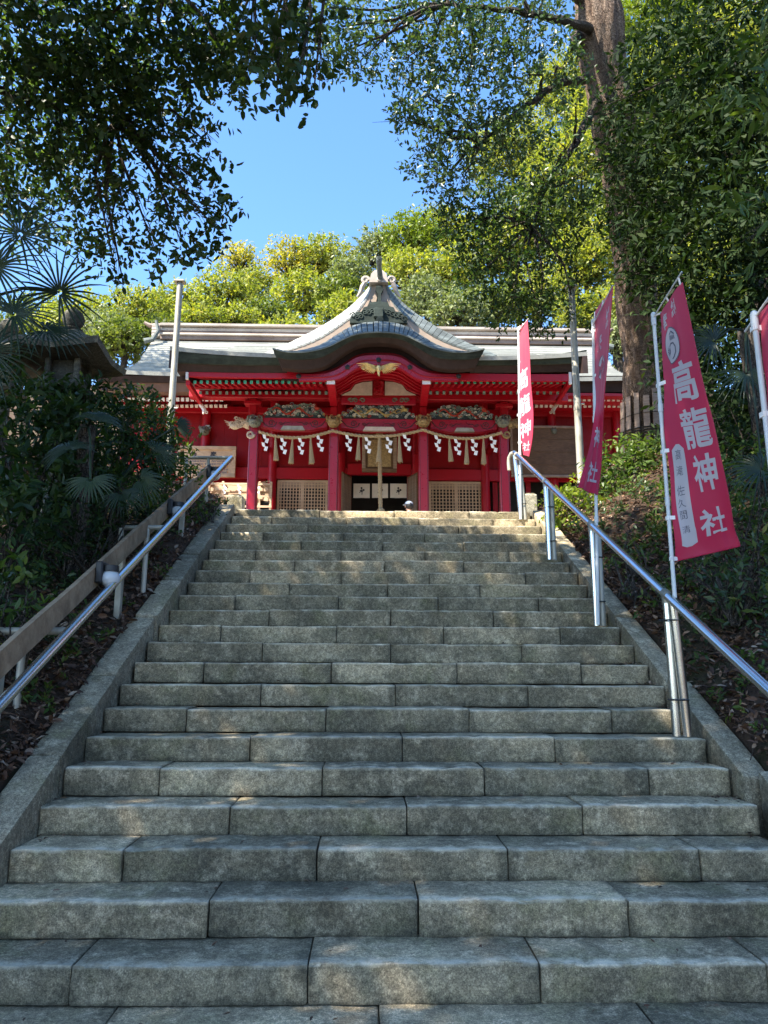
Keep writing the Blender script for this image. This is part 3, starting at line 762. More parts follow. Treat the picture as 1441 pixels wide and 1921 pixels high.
# ---- beams with carved scrolls and the dragon panels above
def scroll(c, r, turns, dirx, n=22, D=None):
    return [c + Vector((dirx * r * (1 - t / n * .8) * cos(t / n * turns * 2 * pi), 0, r * (1 - t / n * .8) * sin(t / n * turns * 2 * pi))) for t in range(n + 1)]
BAYS = [(488, 613, 495, 612), (639, 782, 642, 779), (808, 933, 807, 925)]
for bi, (b0, b1, t0, t1) in enumerate(BAYS):
    D = DC - .10; zb, zt2 = Z(808, D), Z(786, D); x0, x1 = X(b0, D, 797), X(b1, D, 797)
    w = x1 - x0
    prof = [(x0, zt2), (x1, zt2), (x1, zb + .08), (x1 - w * .12, zb + .05), (x1 - w * .25, zb), (x0 + w * .25, zb), (x0 + w * .12, zb + .05), (x0, zb + .08)]
    m = MB(); m.prism(prof, D, D + .2); bm_ = m.build('rainbow_beam', M['red_col'], S)
    m = MB(); zc = (zb + zt2) / 2 + .02; f = D - .004
    for s, xe in ((1, x0), (-1, x1)):
        c = Vector((xe + s * w * .17, f, zc)); m.tube(scroll(c, .085, 1.4, s), .011, 5)
        m.tube([Vector((xe + s * .02, f, zt2 - .05)), Vector((xe + s * w * .08, f, zb + .12)), Vector((xe + s * w * .15, f, zb + .07)), Vector((xe + s * w * .22, f, zb + .10)), Vector((xe + s * w * .25, f, zc + .02))], [.012] * 5, 5)
        c2 = Vector((xe + s * w * .31, f, zc - .02)); m.tube(scroll(c2, .05, 1.2, -s), .009, 5)
        m.tube([c2 + Vector((s * .04, 0, -.02)), c2 + Vector((s * .12, 0, .05)), c2 + Vector((s * .2, 0, .03)), c2 + Vector((s * .28, 0, .08))], [.010, .010, .008, .003], 5)
    m.build('beam_scroll', M['black'], bm_)
    # lamp housing hung under the beam
    px0, px1 = ((527, 572), (681, 742), (852, 890))[bi]
    a, b = X(px0, D - .1, 804), X(px1, D - .1, 804); z0, z1 = Z(809, D - .1), Z(802, D - .1)
    m = MB(); m.prism([(a, z0), (b, z0), (b - .06, z1), (a + .06, z1)], D - .16, D - .05)
    lm = m.build('lamp_housing', M['cream'] if bi == 1 else M['galv'], S)
    # dragon panel: trapezoid back board + coiling dragon + cloud scrolls
    Dp = DC - .06; z0, z1 = Z(786, Dp) + .004, Z(762, Dp); xa, xb = X(t0, Dp, 775), X(t1, Dp, 775); q = (xb - xa)
    m = MB(); m.prism([(xa, z0), (xb, z0), (xb - q * .07, z0 + .12), (xb - q * .2, z1), (xa + q * .2, z1), (xa + q * .07, z0 + .12)], Dp, Dp + .06)
    panel = m.build('dragon_panel', M['panel_back'], S)
    rng = random.Random(40 + bi)
    def inside():
        while True:
            u = rng.random(); h = rng.random(); lim = 1 if .2 < u < .8 else (.25 + .75 * (min(u, 1 - u)) / .2)
            if h < lim: return Vector((xa + u * q, Dp - .02, z0 + .03 + h * (z1 - z0 - .03)))
    for mat, cnt, rr in (('blue', 44, .05), ('teal', 46, .045), ('pale', 64, .036), ('yellow', 20 if bi == 1 else 4, .04), ('scale_red', 9 if bi == 1 else 5, .04)):
        m = MB()
        for k in range(cnt):
            c = inside(); c.y -= rng.uniform(0, .05); sp = scroll(c, rng.uniform(.6, 1.3) * rr, rng.uniform(.7, 1.5), rng.choice((-1, 1)), 10)
            m.tube(sp, [rng.uniform(.010, .017) * (1 - .5 * i / 10) for i in range(11)], 5)
        m.build('cloud_scroll', M[mat], panel, smooth=True, kind='stuff')
    m = MB(); ph = rng.random() * 3; pts = []
    for i in range(34):
        u = i / 33; pts.append(Vector((xa + q * (.14 + .70 * u), Dp - .07 - .02 * sin(u * 20), z0 + .16 + .085 * sin(u * 13 + ph))))
    m.tube(pts, [.010 + .016 * sin(pi * min(1, i / 33 + .12)) for i in range(34)], 7)
    hp = pts[-1]; m.ball(hp + Vector((.03, -.02, .02)), .06, 8, 6, (1.3, 1, .8), .12)
    for k in range(7): m.tube([hp + Vector((0, -.03, .03)), hp + Vector((rng.uniform(-.12, .02), -.06, rng.uniform(-.02, .16)))], [.014, .003], 4)
    for k in range(4):
        b_ = pts[6 + 7 * k]; m.tube([b_, b_ + Vector((.05, -.03, -.07)), b_ + Vector((.10, -.04, -.05))], [.018, .013, .006], 5)
        for j in range(3): m.tube([b_ + Vector((.10, -.04, -.05)), b_ + Vector((.14, -.05, -.07 + .03 * j))], [.006, .002], 4)
    m.build('dragon', M['yellow'] if bi == 1 else M['scale_red'], panel, smooth=True)
# purlin above the panels and inner beam of the centre bay
m = MB(); m.box(X(356, DC, 750), X(1064, DC, 750), DC - .12, DC + .12, Z(752, DC), Z(738, DC), .02); m.build('eave_purlin', M['red'], S)
rl = at(640, 760, DC - .13); rr_ = at(780, 742, DC - .13)
m = MB(); m.box(rl.x, rr_.x, DC - .20, DC - .125, Z(760, DC - .15), Z(742, DC - .15), .015); cb = m.build('centre_beam', M['red_col'], S)
for s in (-1, 1):
    m = MB()
    for px in (30, 44, 52):
        c = at(CXP + s * px, 751, DC - .21); m.tube(scroll(c, .07, 1.3, s, 14), [.022 - .012 * i / 14 for i in range(15)], 6)
    m.build('cloud_end', M['bronze_head'], cb, smooth=True)
# long bracket arms reaching out to the eave, white painted ends
for s in (-1, 1):
    a = at(CXP + s * 89.5, 716, 16.75); b = at(CXP + s * 84, 758, DC - .12)
    m = MB(); m.bar(a, b, .19, .13, ch=.01); arm = m.build('bracket_arm', M['red'], S)
    d = (a - b).normalized(); m = MB(); m.bar(a + d * .012, a + d * .001, .195, .135); m.build('painted_end', M['white'], arm)
    m = MB(); m.box(b.x - .09, b.x + .09, DC - .10, DC + .08, Z(786, DC), b.z - .06, .02); m.build('bracket_block', M['red'], S)
for px in (475, 945.5):
    x = X(px, DC, 770); m = MB(); m.box(x - .10, x + .10, DC - .1, DC + .1, Z(786, DC), Z(752, DC), .02); m.build('bracket_block', M['red'], S)
    m = MB(); m.box(x - .22, x + .22, DC - .12, DC + .12, Z(764, DC), Z(756, DC), .02); m.build('bracket_arm', M['red'], S)

# ---- kohai (porch) eave: two rows of rafters with green ends
DE = 16.85
def rafters(px0, px1, n, row_e, De, row_i, Di, w, h, endmat, name='rafter', wallmat='red'):
    for i in range(n):
        px = px0 + (px1 - px0) * i / (n - 1); e = at(px, row_e, De); zi = Z(row_i, Di, px)
        a = e; b = Vector((e.x, Di, zi)); m = MB(); m.bar(a, b, w, h); r = m.build(name, M[wallmat], S)
        d = (a - b).normalized(); m = MB(); m.bar(a + d * .010, a + d * .001, w + .004, h + .004); m.build('painted_end', M[endmat], r)
rafters(366, 613, 22, 717, DE + .06, 727, 18.0, .062, .075, 'green')
rafters(807, 1058, 22, 717, DE + .06, 727, 18.0, .062, .075, 'green')
rafters(376, 612, 20, 737, 17.75, 738, 21.0, .062, .075, 'teal'); rafters(808, 1046, 20, 737, 17.75, 738, 21.0, .062, .075, 'teal')
for s in (-1, 1):
    x0 = at(CXP + s * 92, 705, DE).x; x1 = at(CXP + s * 361, 700, DE).x
    z1 = Z(700, DE); z0 = Z(713, DE)
    top = [Vector((x0 + (x1 - x0) * t, DE - .05, z1 + .0 + .12 * max(0, t - .6) ** 2)) for t in [i / 10 for i in range(11)]]
    m = MB(); m.strip(top, [p - Vector((0, 0, z1 - z0)) for p in top], (0, .08, 0)); m.build('eave_board', M['red'], S)
    # soffit above the rafters
    m = MB(); m.add([(x0, DE + .03, z0 + .05), (x1, DE + .03, z0 + .05), (x1, 18.6, Z(717, 18.6)), (x0, 18.6, Z(717, 18.6)),
                     (x0, DE + .03, z0 + .10), (x1, DE + .03, z0 + .10), (x1, 18.6, Z(717, 18.6) + .05), (x0, 18.6, Z(717, 18.6) + .05)],
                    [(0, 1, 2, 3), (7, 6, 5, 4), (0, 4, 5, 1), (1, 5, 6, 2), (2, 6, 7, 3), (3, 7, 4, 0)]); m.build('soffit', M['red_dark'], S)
    m = MB(); zz = Z(729, 17.8); m.box(x0, x1, 17.72, 17.84, zz - .05, zz + .09); m.build('eave_batten', M['red'], S)
    # corner: upright white end, diagonal bar to a white carved nosing
    a = at(CXP + s * 359, 700, DE - .07); m = MB(); m.box(a.x - .03, a.x + .03, a.y - .02, a.y + .05, Z(718, DE), a.z + .02); m.build('corner_end', M['white'], S)
    p0 = at(CXP + s * 358, 718, DE); p1 = at(CXP + s * 333, 757, 18.6)
    m = MB(); m.bar(p0, p1, .09, .12); m.build('corner_bar', M['red'], S)
    m = MB(); c = at(CXP + s * 328, 766, 18.6)
    m.tube([c + Vector((s * .14, -.05, .20)), c + Vector((s * .08, -.06, .08)), c + Vector((0, -.08, 0)), c + Vector((-s * .05, -.1, -.12)), c + Vector((-s * .02, -.14, -.2))], [.03, .05, .06, .05, .02], 7)
    for k in range(4): m.tube(scroll(c + Vector((s * (.05 - .05 * k), -.12, .05 - .07 * k)), .05, 1.2, s, 9), .014, 5)
    m.build('carved_end', M['ivory'] if s > 0 else M['white'], S, smooth=True)
    # side board of the porch roof going back to the hall
    m = MB(); q0 = at(CXP + s * 370, 680, DE - .1); m.bar((q0.x, 17, Z(700, 17)), (q0.x - s * .1, 20.6, Z(722, 20.6)), .08, .5); m.build('verge_board', M['fascia_brown'], S)
# strip of side rafters seen at the ends: link beams between porch and hall
for px in COLX:
    x = X(px, DC, 780); m = MB(); m.box(x - .09, x + .09, DC + .13, DW - .2, Z(800, DC) , Z(788, DC), .02); m.build('tie_beam', M['red_dark'], S)

# ---- porch roof: layered fascia and courses of copper
E_T = [(172, 671), (250, 669), (310, 666), (360, 661), (391, 656)]          # top edge of the fascia (offset px, row)
E_M = [(172, 684), (250, 684), (310, 683), (360, 681), (385, 680)]
E_B = [(172, 699), (250, 699), (310, 698), (355, 697), (378, 697)]
PD = [16.5, 16.62]
for s in (-1, 1):
    t = sy(dens(E_T, 3), PD[0], s); b = sy(dens(E_M, 3), PD[0] + .12, s)
    m = MB(); m.strip(t, b, (0, .3, 0)); m.build('fascia', M['fascia'], S)
    t = sy(dens(E_M, 3), PD[1] + .04, s); b = sy(dens(E_B, 3), PD[1] + .16, s)
    m = MB(); m.strip(t, b, (0, .3, 0)); m.build('fascia', M['fascia_brown'], S)
    # side faces
    te, be = sy([E_T[-1]], PD[0], s)[0], sy([E_B[-1]], PD[0], s)[0]
    tt = []; bb = []
    for i in range(9):
        f = i / 8; y = PD[0] + f * 4.4; tt.append(Vector((te.x - s * .35 * min(1, f * 1.6), y, 0)));
    ez = te.z
NE = 12
def kz(f):   # height of the porch roof above its eave, f = 0 eave .. 1 hall ridge
    return 3.05 * (.80 * f + .20 * f * f)
yE, yR = PD[0], 22.75
zE = Z(671, PD[0])
def roof_pt(u, f):   # u -1..1 across
    hw = at(CXP + 391, 656, yE).x - CX; hw = hw * (1 - .07 * min(1, f * 2.2))
    lift = .17 * abs(u) ** 3.2 * (1 - f)
    return Vector((CX + u * hw, yE + (yR - yE) * f, zE + kz(f) + lift))
NC = 24
for c in range(NC):
  if 1:
    f0, f1 = c / NC, (c + 1) / NC + .004
    runs = [[-1 + 2 * i / 24 for i in range(25)]]
    if f0 < .36: runs = [[-1 + .62 * i / 8 for i in range(9)], [.38 + .62 * i / 8 for i in range(9)]]
  for us in runs:
    m = MB(); a = [roof_pt(u, f0) + Vector((0, -.02, .045)) for u in us]; b = [roof_pt(u, f1) + Vector((0, 0, .004)) for u in us]
    lo = [roof_pt(u, f0) - Vector((0, 0, .05)) for u in us]; n = len(us)
    m.add(a + b + lo, [(i, i + 1, n + i + 1, n + i) for i in range(n - 1)] + [(2 * n + i, 2 * n + i + 1, i + 1, i) for i in range(n - 1)])
    m.build('roof_course', M['copper'], S)
for s in (-1, 1):   # thick end of the porch roof
    m = MB(); top = [roof_pt(s, f) + Vector((s * .0, 0, .02)) for f in [i / 10 for i in range(8)]]; bot = [p - Vector((0, 0, .52 - .02 * i)) for i, p in enumerate(top)]
    m.strip(top, bot, (-s * .12, 0, 0)); m.build('roof_side', M['fascia_brown'], S)

# ---- main roof: hip-and-gable with concave slopes
MY0, MY1, RY = 19.5, 26.5, 23.0
mz0 = Z(703, MY0, 300); mz1 = Z(640, RY)
HWe = CX - at(180, 703, MY0).x; HWr = CX - at(281, 645, RY - .4).x
def g(t): return (mz1 - mz0) * (.42 * t + .58 * t * t)
def main_pt(u, f):
    # outline: broad skirt up to f .5, then the upright gable part
    k = min(1, f / .62); hw = HWe + (HWr - .05 - HWe) * (1 - (1 - k) ** 2.0)
    if f > .66: hw = HWr
    return Vector((CX + u * hw, MY0 + (RY - MY0) * f, mz0 + g(f) + .10 * abs(u) ** 4 * (1 - f)))
NC = 30
for back in (0, 1):
    for c in range(NC if not back else 6):
        nc = NC if not back else 6
        f0, f1 = c / nc, (c + 1) / nc + .003; us = [-1 + 2 * i / 20 for i in range(21)]
        m = MB(); a = [main_pt(u, f0) + Vector((0, -.02, .045)) for u in us]; b = [main_pt(u, min(f1, 1)) + Vector((0, 0, .004)) for u in us]; lo = [main_pt(u, f0) - Vector((0, 0, .06)) for u in us]
        if back:
            for L_ in (a, b, lo):
                for p in L_: p.y = 2 * RY - p.y
        n = len(us); m.add(a + b + lo, [(i, i + 1, n + i + 1, n + i) for i in range(n - 1)] + [(2 * n + i, 2 * n + i + 1, i + 1, i) for i in range(n - 1)])
        m.build('roof_course', M['copper'], S)
for s in (-1, 1):   # side skirts and gables
    m = MB(); A = [main_pt(s, f) for f in [i / 12 for i in range(13)]]; B = [Vector((p.x, 2 * RY - p.y, p.z)) for p in A]; n = 13
    m.add(A + B, [(i, i + 1, n + i + 1, n + i) for i in range(n - 1)]); m.build('roof_skirt', M['copper'], S)
ft = [(0, 703.5), (130, 704.5), (300, 704.5), (450, 703.5), (530, 702)]
for s in (-1, 1):
    m = MB(); m.strip(sy([(300, 705), (400, 705.5), (480, 704.5), (530, 703)], MY0, s), sy([(300, 717), (400, 717.5), (480, 717), (529, 716)], MY0 + .1, s), (0, .3, 0)); m.build('fascia', M['fascia_brown'], S)
    m = MB(); m.strip(sy([(300, 717), (400, 717.5), (480, 717), (526, 716)], MY0 + .14, s), sy([(300, 735), (400, 735.5), (480, 735), (524, 734)], MY0 + .26, s), (0, .3, 0)); m.build('fascia', m_plain('lit_under_fascia', (.155, .085, .065), .6, 0, .2, 4) if s < 0 else M['fascia_brown'], S)  # left under-fascia lighter: sunlight on that side put into its colour
    xs0 = at(CXP + s * 524, 720, MY0).x; m = MB(); m.box(xs0, xs0 - s * .15, MY0 + .2, 2 * RY - MY0, Z(735, MY0), Z(703, MY0)); m.build('side_fascia', M['fascia_brown'], S)
    zs = Z(737, MY0 + .3); m = MB(); m.box(xs0 - s * .16, CX + s * 4.6, MY0 + .25, DW + .1, zs - .03, zs + .05); m.build('soffit', M['red'], S)
# white-ended rafters of the hall
for s in (-1, 1):
    rafters(CXP + s * 295, CXP + s * 495, 23, 749.5, 20.05, 745, 21.1, .085, .10, 'white'); rafters(CXP + s * 287, CXP + s * 487, 23, 762, 20.55, 757, 21.1, .085, .085, 'white')
# main ridge
RX0, RX1 = at(300, 625, RY - .3).x, at(1121, 625, RY - .3).x
rows = [(641, 632, .26, 'ridge_dark'), (632, 628.5, .33, 'ridge'), (628.5, 625, .25, 'ridge_dark'), (625, 619, .25, 'ridge'), (619, 615.5, .22, 'ridge_dark'), (615.5, 610.5, .36, 'ridge')]
for r0, r1, hw, mt in rows:
    y = RY - hw; m = MB(); m.box(RX0, RX1, RY - hw, RY + hw, Z(r0, y), Z(r1, y) - .002, .012); m.build('ridge_band', M[mt], S)
for s, xe in ((-1, RX0), (1, RX1)):
    for k in range(4):
        z0 = Z(634 - 6 * k, RY - .3); m = MB(); m.box(xe, xe + s * .28, RY - .28, RY + .28, z0 - .03, z0 + .09, .02); m.build('ridge_end_block', M['ridge'], S)
    m = MB(); z = Z(610, RY - .3); m.tube([(xe - s * .1, RY, z - .03), (xe + s * .2, RY, z - .03), (xe + s * .45, RY, z + .02), (xe + s * .62, RY, z + .12)], [.10, .10, .08, .05], 8); m.build('ridge_horn', M['ridge_dark'], S, smooth=True)
    m = MB(); zt_ = Z(607, RY - .4); zb_ = Z(648, RY - .4)
    m.tube([(xe + s * .12, RY - .38, zt_), (xe + s * .02, RY - .42, (zt_ + zb_) / 2), (xe + s * .16, RY - .5, zb_ + .06), (xe + s * .42, RY - .5, zb_)], [.05, .06, .08, .09], 8); m.build('ridge_scroll', M['copper_blue'], S, smooth=True)

# ---- central dormer gable (swept bargeboards)
GD = 18.2
O_ = dens([(13, 531), (22, 545), (36, 560), (54, 577), (78, 595), (108, 614), (140, 631), (175, 648), (205, 660), (222, 668)], 3)
I_ = dens([(13, 533), (18, 550), (28, 569), (45, 589), (70, 608), (98, 627), (128, 642), (155, 652), (185, 661), (212, 670)], 3)
B_ = dens([(0, 534), (2, 552), (8, 576), (24, 598), (48, 618), (72, 636), (100, 651), (130, 662), (160, 670), (190, 676)], 3)
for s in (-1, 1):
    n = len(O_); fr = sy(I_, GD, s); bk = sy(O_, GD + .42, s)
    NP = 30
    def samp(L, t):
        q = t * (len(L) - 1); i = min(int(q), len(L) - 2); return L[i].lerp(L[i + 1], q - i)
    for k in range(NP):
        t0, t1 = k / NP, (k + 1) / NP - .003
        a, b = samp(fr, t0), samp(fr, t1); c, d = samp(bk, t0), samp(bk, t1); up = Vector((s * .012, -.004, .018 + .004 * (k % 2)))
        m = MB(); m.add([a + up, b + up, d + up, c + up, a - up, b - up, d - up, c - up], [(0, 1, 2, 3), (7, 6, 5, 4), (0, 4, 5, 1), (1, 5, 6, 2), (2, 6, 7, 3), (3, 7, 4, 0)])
        m.build('verge_plate', M['copper'] if s < 0 else M['copper_blue'], S)  # paler left, darker right: sun from the left put into the colour
    # roof slope behind the verge, running back into the main roof
    bk2 = [Vector((p.x, yR + .2, p.z + .02)) for p in bk]
    m = MB(); m.add(bk + bk2, [(i, i + 1, n + i + 1, n + i) for i in range(n - 1)]); m.build('gable_slope', M['copper'], S)
    m = MB(); m.strip(sy(I_, GD + .015, s), sy(B_, GD + .015, s), (0, .12, 0)); m.build('barge_board', M['barge'], S)
    m = MB(); top = [p + Vector((0, 0, -.0)) for p in sy([(a * .90, b + 10) for a, b in I_], GD - .03, s)][3:]; bot = [p + Vector((0, 0, -.045)) for p in top]
    m.strip(top, bot, (0, .045, 0)); m.build('barge_moulding', M['barge'], S)
m = MB(); pts = sy([(a, b + 4) for a, b in B_][::-1], GD + .2, -1) + sy([(a, b + 4) for a, b in B_], GD + .2, 1)
m.add(pts, [tuple(range(len(pts)))]); m.strip(pts, [Vector((p.x, p.y, Z(700, GD))) for p in pts], (0, .05, 0)); m.build('gable_wall', M['fascia_brown'], S)
m = MB(); a = at(CXP - 2, 528, GD); m.tube([(CX, GD - .05, a.z + .05), (CX, yR, a.z + .05)], .16, 10); m.build('dormer_ridge', M['ridge'], S, smooth=True)
# dark tiered carving under the peak
tier = [(0, 566), (18, 568), (20, 575), (28, 577), (32, 585), (42, 586), (44, 593), (52, 595), (54, 600), (54, 606), (0, 606)]
m = MB(); L = [(p.x, p.z) for p in sy(tier[:-1], GD - .12, 1)]; Lm = [(p.x, p.z) for p in sy(tier[1:-1], GD - .12, -1)][::-1]
m.prism(L + Lm, GD - .14, GD - .02); tc = m.build('gable_carving', M['fascia'], S)
for k in range(14):
    px = -48 + 96 * k / 13; m = MB(); c = at(CXP + px, 588 + abs(px) * .22 - random.random() * 8, GD - .15); m.tube(scroll(c, .085, 1.3, 1 if px > 0 else -1, 12), .018, 5); m.build('scroll', M['fascia'], tc, smooth=True)
m = MB(); m.box(at(CXP - 9, 580, GD - .2).x, at(CXP + 9, 580, GD - .2).x, GD - .26, GD - .14, Z(596, GD - .2), Z(579, GD - .2), .015); m.build('crest_block', M['fascia'], tc)
m = MB(); zt_, zb_ = Z(536, GD - .1), Z(568, GD - .1)
m.prism([(CX - .085, zt_), (CX + .085, zt_), (CX + .10, zt_ - .12), (CX + .045, zt_ - .24), (CX + .05, zb_), (CX - .05, zb_), (CX - .045, zt_ - .24), (CX - .10, zt_ - .12)], GD - .12, GD - .0); m.build('gable_pendant', M['fascia'], S)
# ridge-end tile, volutes and horn
m = MB(); L = sy([(0, 508), (8, 510), (14, 516), (18, 532), (0, 532)], GD - .08, 1); Lm = sy([(18, 532), (14, 516), (8, 510)], GD - .08, -1)
m.prism([(p.x, p.z) for p in L[:4]] + [(p.x, p.z) for p in Lm], GD - .16, GD + .25); oni = m.build('ridge_end_tile', M['ridge'], S)
for s in (-1, 1):
    m = MB(); c = at(CXP + s * 25, 526, GD - .1); m.tube(scroll(c, .10, 1.4, -s, 20), [.055 - .03 * i / 20 for i in range(21)], 7)
    m.tube([c + Vector((s * .02, 0, -.08)), c + Vector((s * .07, .02, -.16)), at(CXP + s * 34, 549, GD - .02), at(CXP + s * 40, 557, GD)], [.06, .07, .06, .03], 7)
    m.build('volute', M['ridge'], oni, smooth=True)
m = MB(); c0 = at(CXP + 3, 522, GD - .16); c1 = at(CXP + 1, 500, GD - .45); c2 = at(CXP + 1, 484, GD - .75)
m.tube([c0, c1, c2], [.075, .065, .075], 12); horn = m.build('ridge_end_horn', M['copper_blue'], S, smooth=True)
m = MB(); d = (c2 - c1).normalized(); m.tube([c2 + d * .001, c2 + d * .02], [.055, .055], 12); m.build('horn_end', M['fascia'], horn)
m = MB(); c = at(CXP + 2, 524, GD - .18); m.tube(scroll(c, .08, 1.2, 1, 14), .022, 6); m.build('crest', M['ridge'], oni, smooth=True)

# ---- karahafu: the undulating front gable
KD = 16.2
T_ = dens([(0, 604), (30, 607), (55, 615), (80, 630), (110, 648), (140, 657), (165, 660), (185, 660), (197, 657)], 3)
F_ = dens([(0, 622.5), (28, 624), (50, 629), (70, 638), (92, 649), (115, 656), (140, 660), (170, 660), (199, 654)], 3)
G_ = dens([(0, 632), (28, 633.5), (50, 639), (70, 650), (92, 663), (112, 671), (140, 674), (170, 674), (190, 670)], 3)
K_ = dens([(0, 643), (26, 645), (46, 651), (64, 661), (84, 676), (104, 688), (126, 692.5), (150, 693), (181, 690)], 3)
def full(L, D): return sy(L[::-1], D, -1) + sy(L[1:], D, 1)
m = MB(); m.strip(full(F_, KD), full(G_, KD + .10), (0, .25, 0)); m.build('curved_fascia', M['fascia'], S)
m = MB(); m.strip([p + Vector((0, .03, .002)) for p in full(G_, KD + .10)], full(K_, KD + .26), (0, .2, 0)); m.build('curved_fascia', M['fascia_brown'], S)
m = MB(); e0 = full(F_, KD - .008); m.strip([p + Vector((0, 0, .012)) for p in e0], [p - Vector((0, 0, .014)) for p in e0], (0, .03, 0)); m.build('drip_edge', M['copper_blue'], S)
fr = full(F_, KD); bk = full(T_, KD + .75); NP = 44
bk = [Vector((b.x, b.y, max(b.z, f.z + .05))) for f, b in zip(fr, bk)]
for k in range(NP):
    t0, t1 = k / NP, (k + 1) / NP - .0035
    a, b = samp(fr, t0), samp(fr, t1); c, d = samp(bk, t0), samp(bk, t1); sk = .02 * (1 if k >= NP / 2 else -1)
    up = Vector((0, 0, .020 + .004 * (k % 2))); dn = Vector((0, 0, -.02))
    m = MB(); m.add([a + up, b + up, d + up, c + up, a + dn, b + dn, d + dn, c + dn], [(0, 1, 2, 3), (7, 6, 5, 4), (0, 4, 5, 1), (1, 5, 6, 2), (2, 6, 7, 3), (3, 7, 4, 0)])
    m.build('verge_plate', M['copper_blue'], S)
n = len(bk); bk2 = [Vector((p.x, 20.5, p.z + .25)) for p in bk]
m = MB(); m.add(bk + bk2, [(i, i + 1, n + i + 1, n + i) for i in range(n - 1)]); m.build('curved_roof', M['copper_blue'], S)
m = MB(); c = at(CXP, 600, KD + .8); m.tube([(CX, KD + .8, c.z + .02), (CX, 20, c.z + .1)], .09, 8); m.build('curved_ridge', M['fascia'], S, smooth=True)
# red undulating board, its soffit and ribs
Rt = dens([(0, 666), (25, 667), (44, 672), (60, 682), (78, 693), (98, 700), (125, 702), (150, 702)], 3)
Rb = dens([(0, 684), (25, 684), (38, 689), (52, 697), (66, 707), (84, 712.5), (120, 713.5), (150, 713.5)], 3)
m = MB(); m.strip(full(Rt, 16.7), full(Rb, 16.7), (0, .12, 0)); kb = m.build('curved_board', M['red_col'], S)
mid = [((a[0] + b[0]) / 2, a[1] * .45 + b[1] * .55) for a, b in zip(Rt, Rb)]
m = MB(); m.tube(full(mid, 16.695), .016, 6); m.build('board_moulding', M['red'], kb, smooth=True)
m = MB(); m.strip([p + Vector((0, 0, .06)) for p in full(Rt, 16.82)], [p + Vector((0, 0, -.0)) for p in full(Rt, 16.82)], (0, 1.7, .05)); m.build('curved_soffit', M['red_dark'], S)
m = MB(); m.strip([p + Vector((0, 0, .05)) for p in full(K_, KD + .64)], [p - Vector((0, 0, .30)) for p in full(K_, KD + .64)], (0, .03, 0)); m.build('fascia_back', M['fascia_brown'], S)
m = MB(); m.strip([p + Vector((0, 0, .02)) for p in full(K_, KD + .36)], [p for p in full(K_, KD + .36)], (0, .34, .02)); m.build('fascia_soffit', M['fascia_brown'], S)
for k in range(8):
    y = 16.95 + k * .2; m = MB(); L = [Vector((p.x, y, p.z - .06)) for p in full(Rt, 16.82)]; L = [p for p in L if abs(p.x - CX) < 1.15]
    m.strip([p + Vector((0, 0, .05)) for p in L], [p - Vector((0, 0, .03)) for p in L], (0, .07, 0)); m.build('curved_rafter', M['red'], S)
for px, row in ((0, 675.5), (-58.5, 689), (58.5, 689), (-150, 706), (150, 706)):
    m = MB(); c = at(CXP + px, row, 16.69)
    for j in range(5): a = j / 5 * 2 * pi + pi / 2; m.ball(c + Vector((cos(a) * .036, -.01, sin(a) * .036)), .032, 7, 5, (1, .5, 1))
    m.ball(c + Vector((0, -.02, 0)), .03, 8, 5, (1, .8, 1)); m.build('iron_flower', M['black'], kb, smooth=True)
# gilt winged pendant
m = MB(); c = at(CXP - 0, 694, 16.62); gz = c.z
for s in (-1, 1):
    for k in range(11):
        t = k / 10; a = R(-6 + 72 * t); L = .50 - .26 * t ** .8
        p0 = c + Vector((s * .03, -.02, .07 - .06 * t)); e = p0 + Vector((s * L * cos(a), -.0, .04 - L * sin(a) * .70)); q = p0.lerp(e, .5) + Vector((0, -.04 - .01 * (k % 2), .025))
        m.tube([p0, q, e], [.02, .034, .006], 6, flat=.6)
    for k in range(4): m.tube(scroll(c + Vector((s * (.10 + .09 * k), -.06, .04 - .012 * k)), .035, 1.3, s, 9), .010, 5)
m.ball(c + Vector((0, -.06, .02)), .075, 9, 7, (1, .8, 1.1), .06); m.ball(c + Vector((0, -.09, -.05)), .05, 8, 6, (1, 1, .9), .06)
m.tube([c + Vector((0, -.07, -.06)), c + Vector((0, -.09, -.13)), c + Vector((.015, -.08, -.19))], [.04, .03, .01], 7)
m.build('winged_pendant', M['gold'], S, smooth=True)
# inner tympanum: board, cream panels and carved strut
IY = 18.25
m = MB(); tp = [Vector((p.x, IY, p.z + .02)) for p in full(Rt, 16.82) if abs(p.x - CX) < 1.0]; m.strip(tp, [Vector((p.x, IY, Z(745, IY))) for p in tp], (0, .05, 0)); m.build('tympanum', M['red_dark'], S)
for s in (-1, 1):
    L = [(p.x, p.z) for p in sy([(12, 741), (12, 716), (30, 717), (44, 722), (52, 733), (70, 741)], IY - .03, s)]
    m = MB(); m.prism(L, IY - .04, IY - .005); m.build('cream_panel', M['cream'], S)
    m = MB(); m.tube([p + Vector((0, -.05, .015)) for p in sy(dens([(12, 715), (30, 716), (45, 721), (54, 732), (73, 741)], 3), IY - .03, s)], .022, 6); m.build('panel_edge', M['red'], S, smooth=True)
m = MB(); c = at(CXP, 729, IY - .1); m.box(c.x - .13, c.x + .13, IY - .10, IY - .01, Z(742, IY), Z(714, IY), .03); st_ = m.build('carved_strut', M['red_dark'], S)
m = MB()
for k in range(14): m.tube(scroll(c + Vector((random.uniform(-.1, .1), -.02, random.uniform(-.14, .16))), .05, 1.3, random.choice((-1, 1)), 9), .014, 5)
m.build('scroll', M['red'], st_, smooth=True)
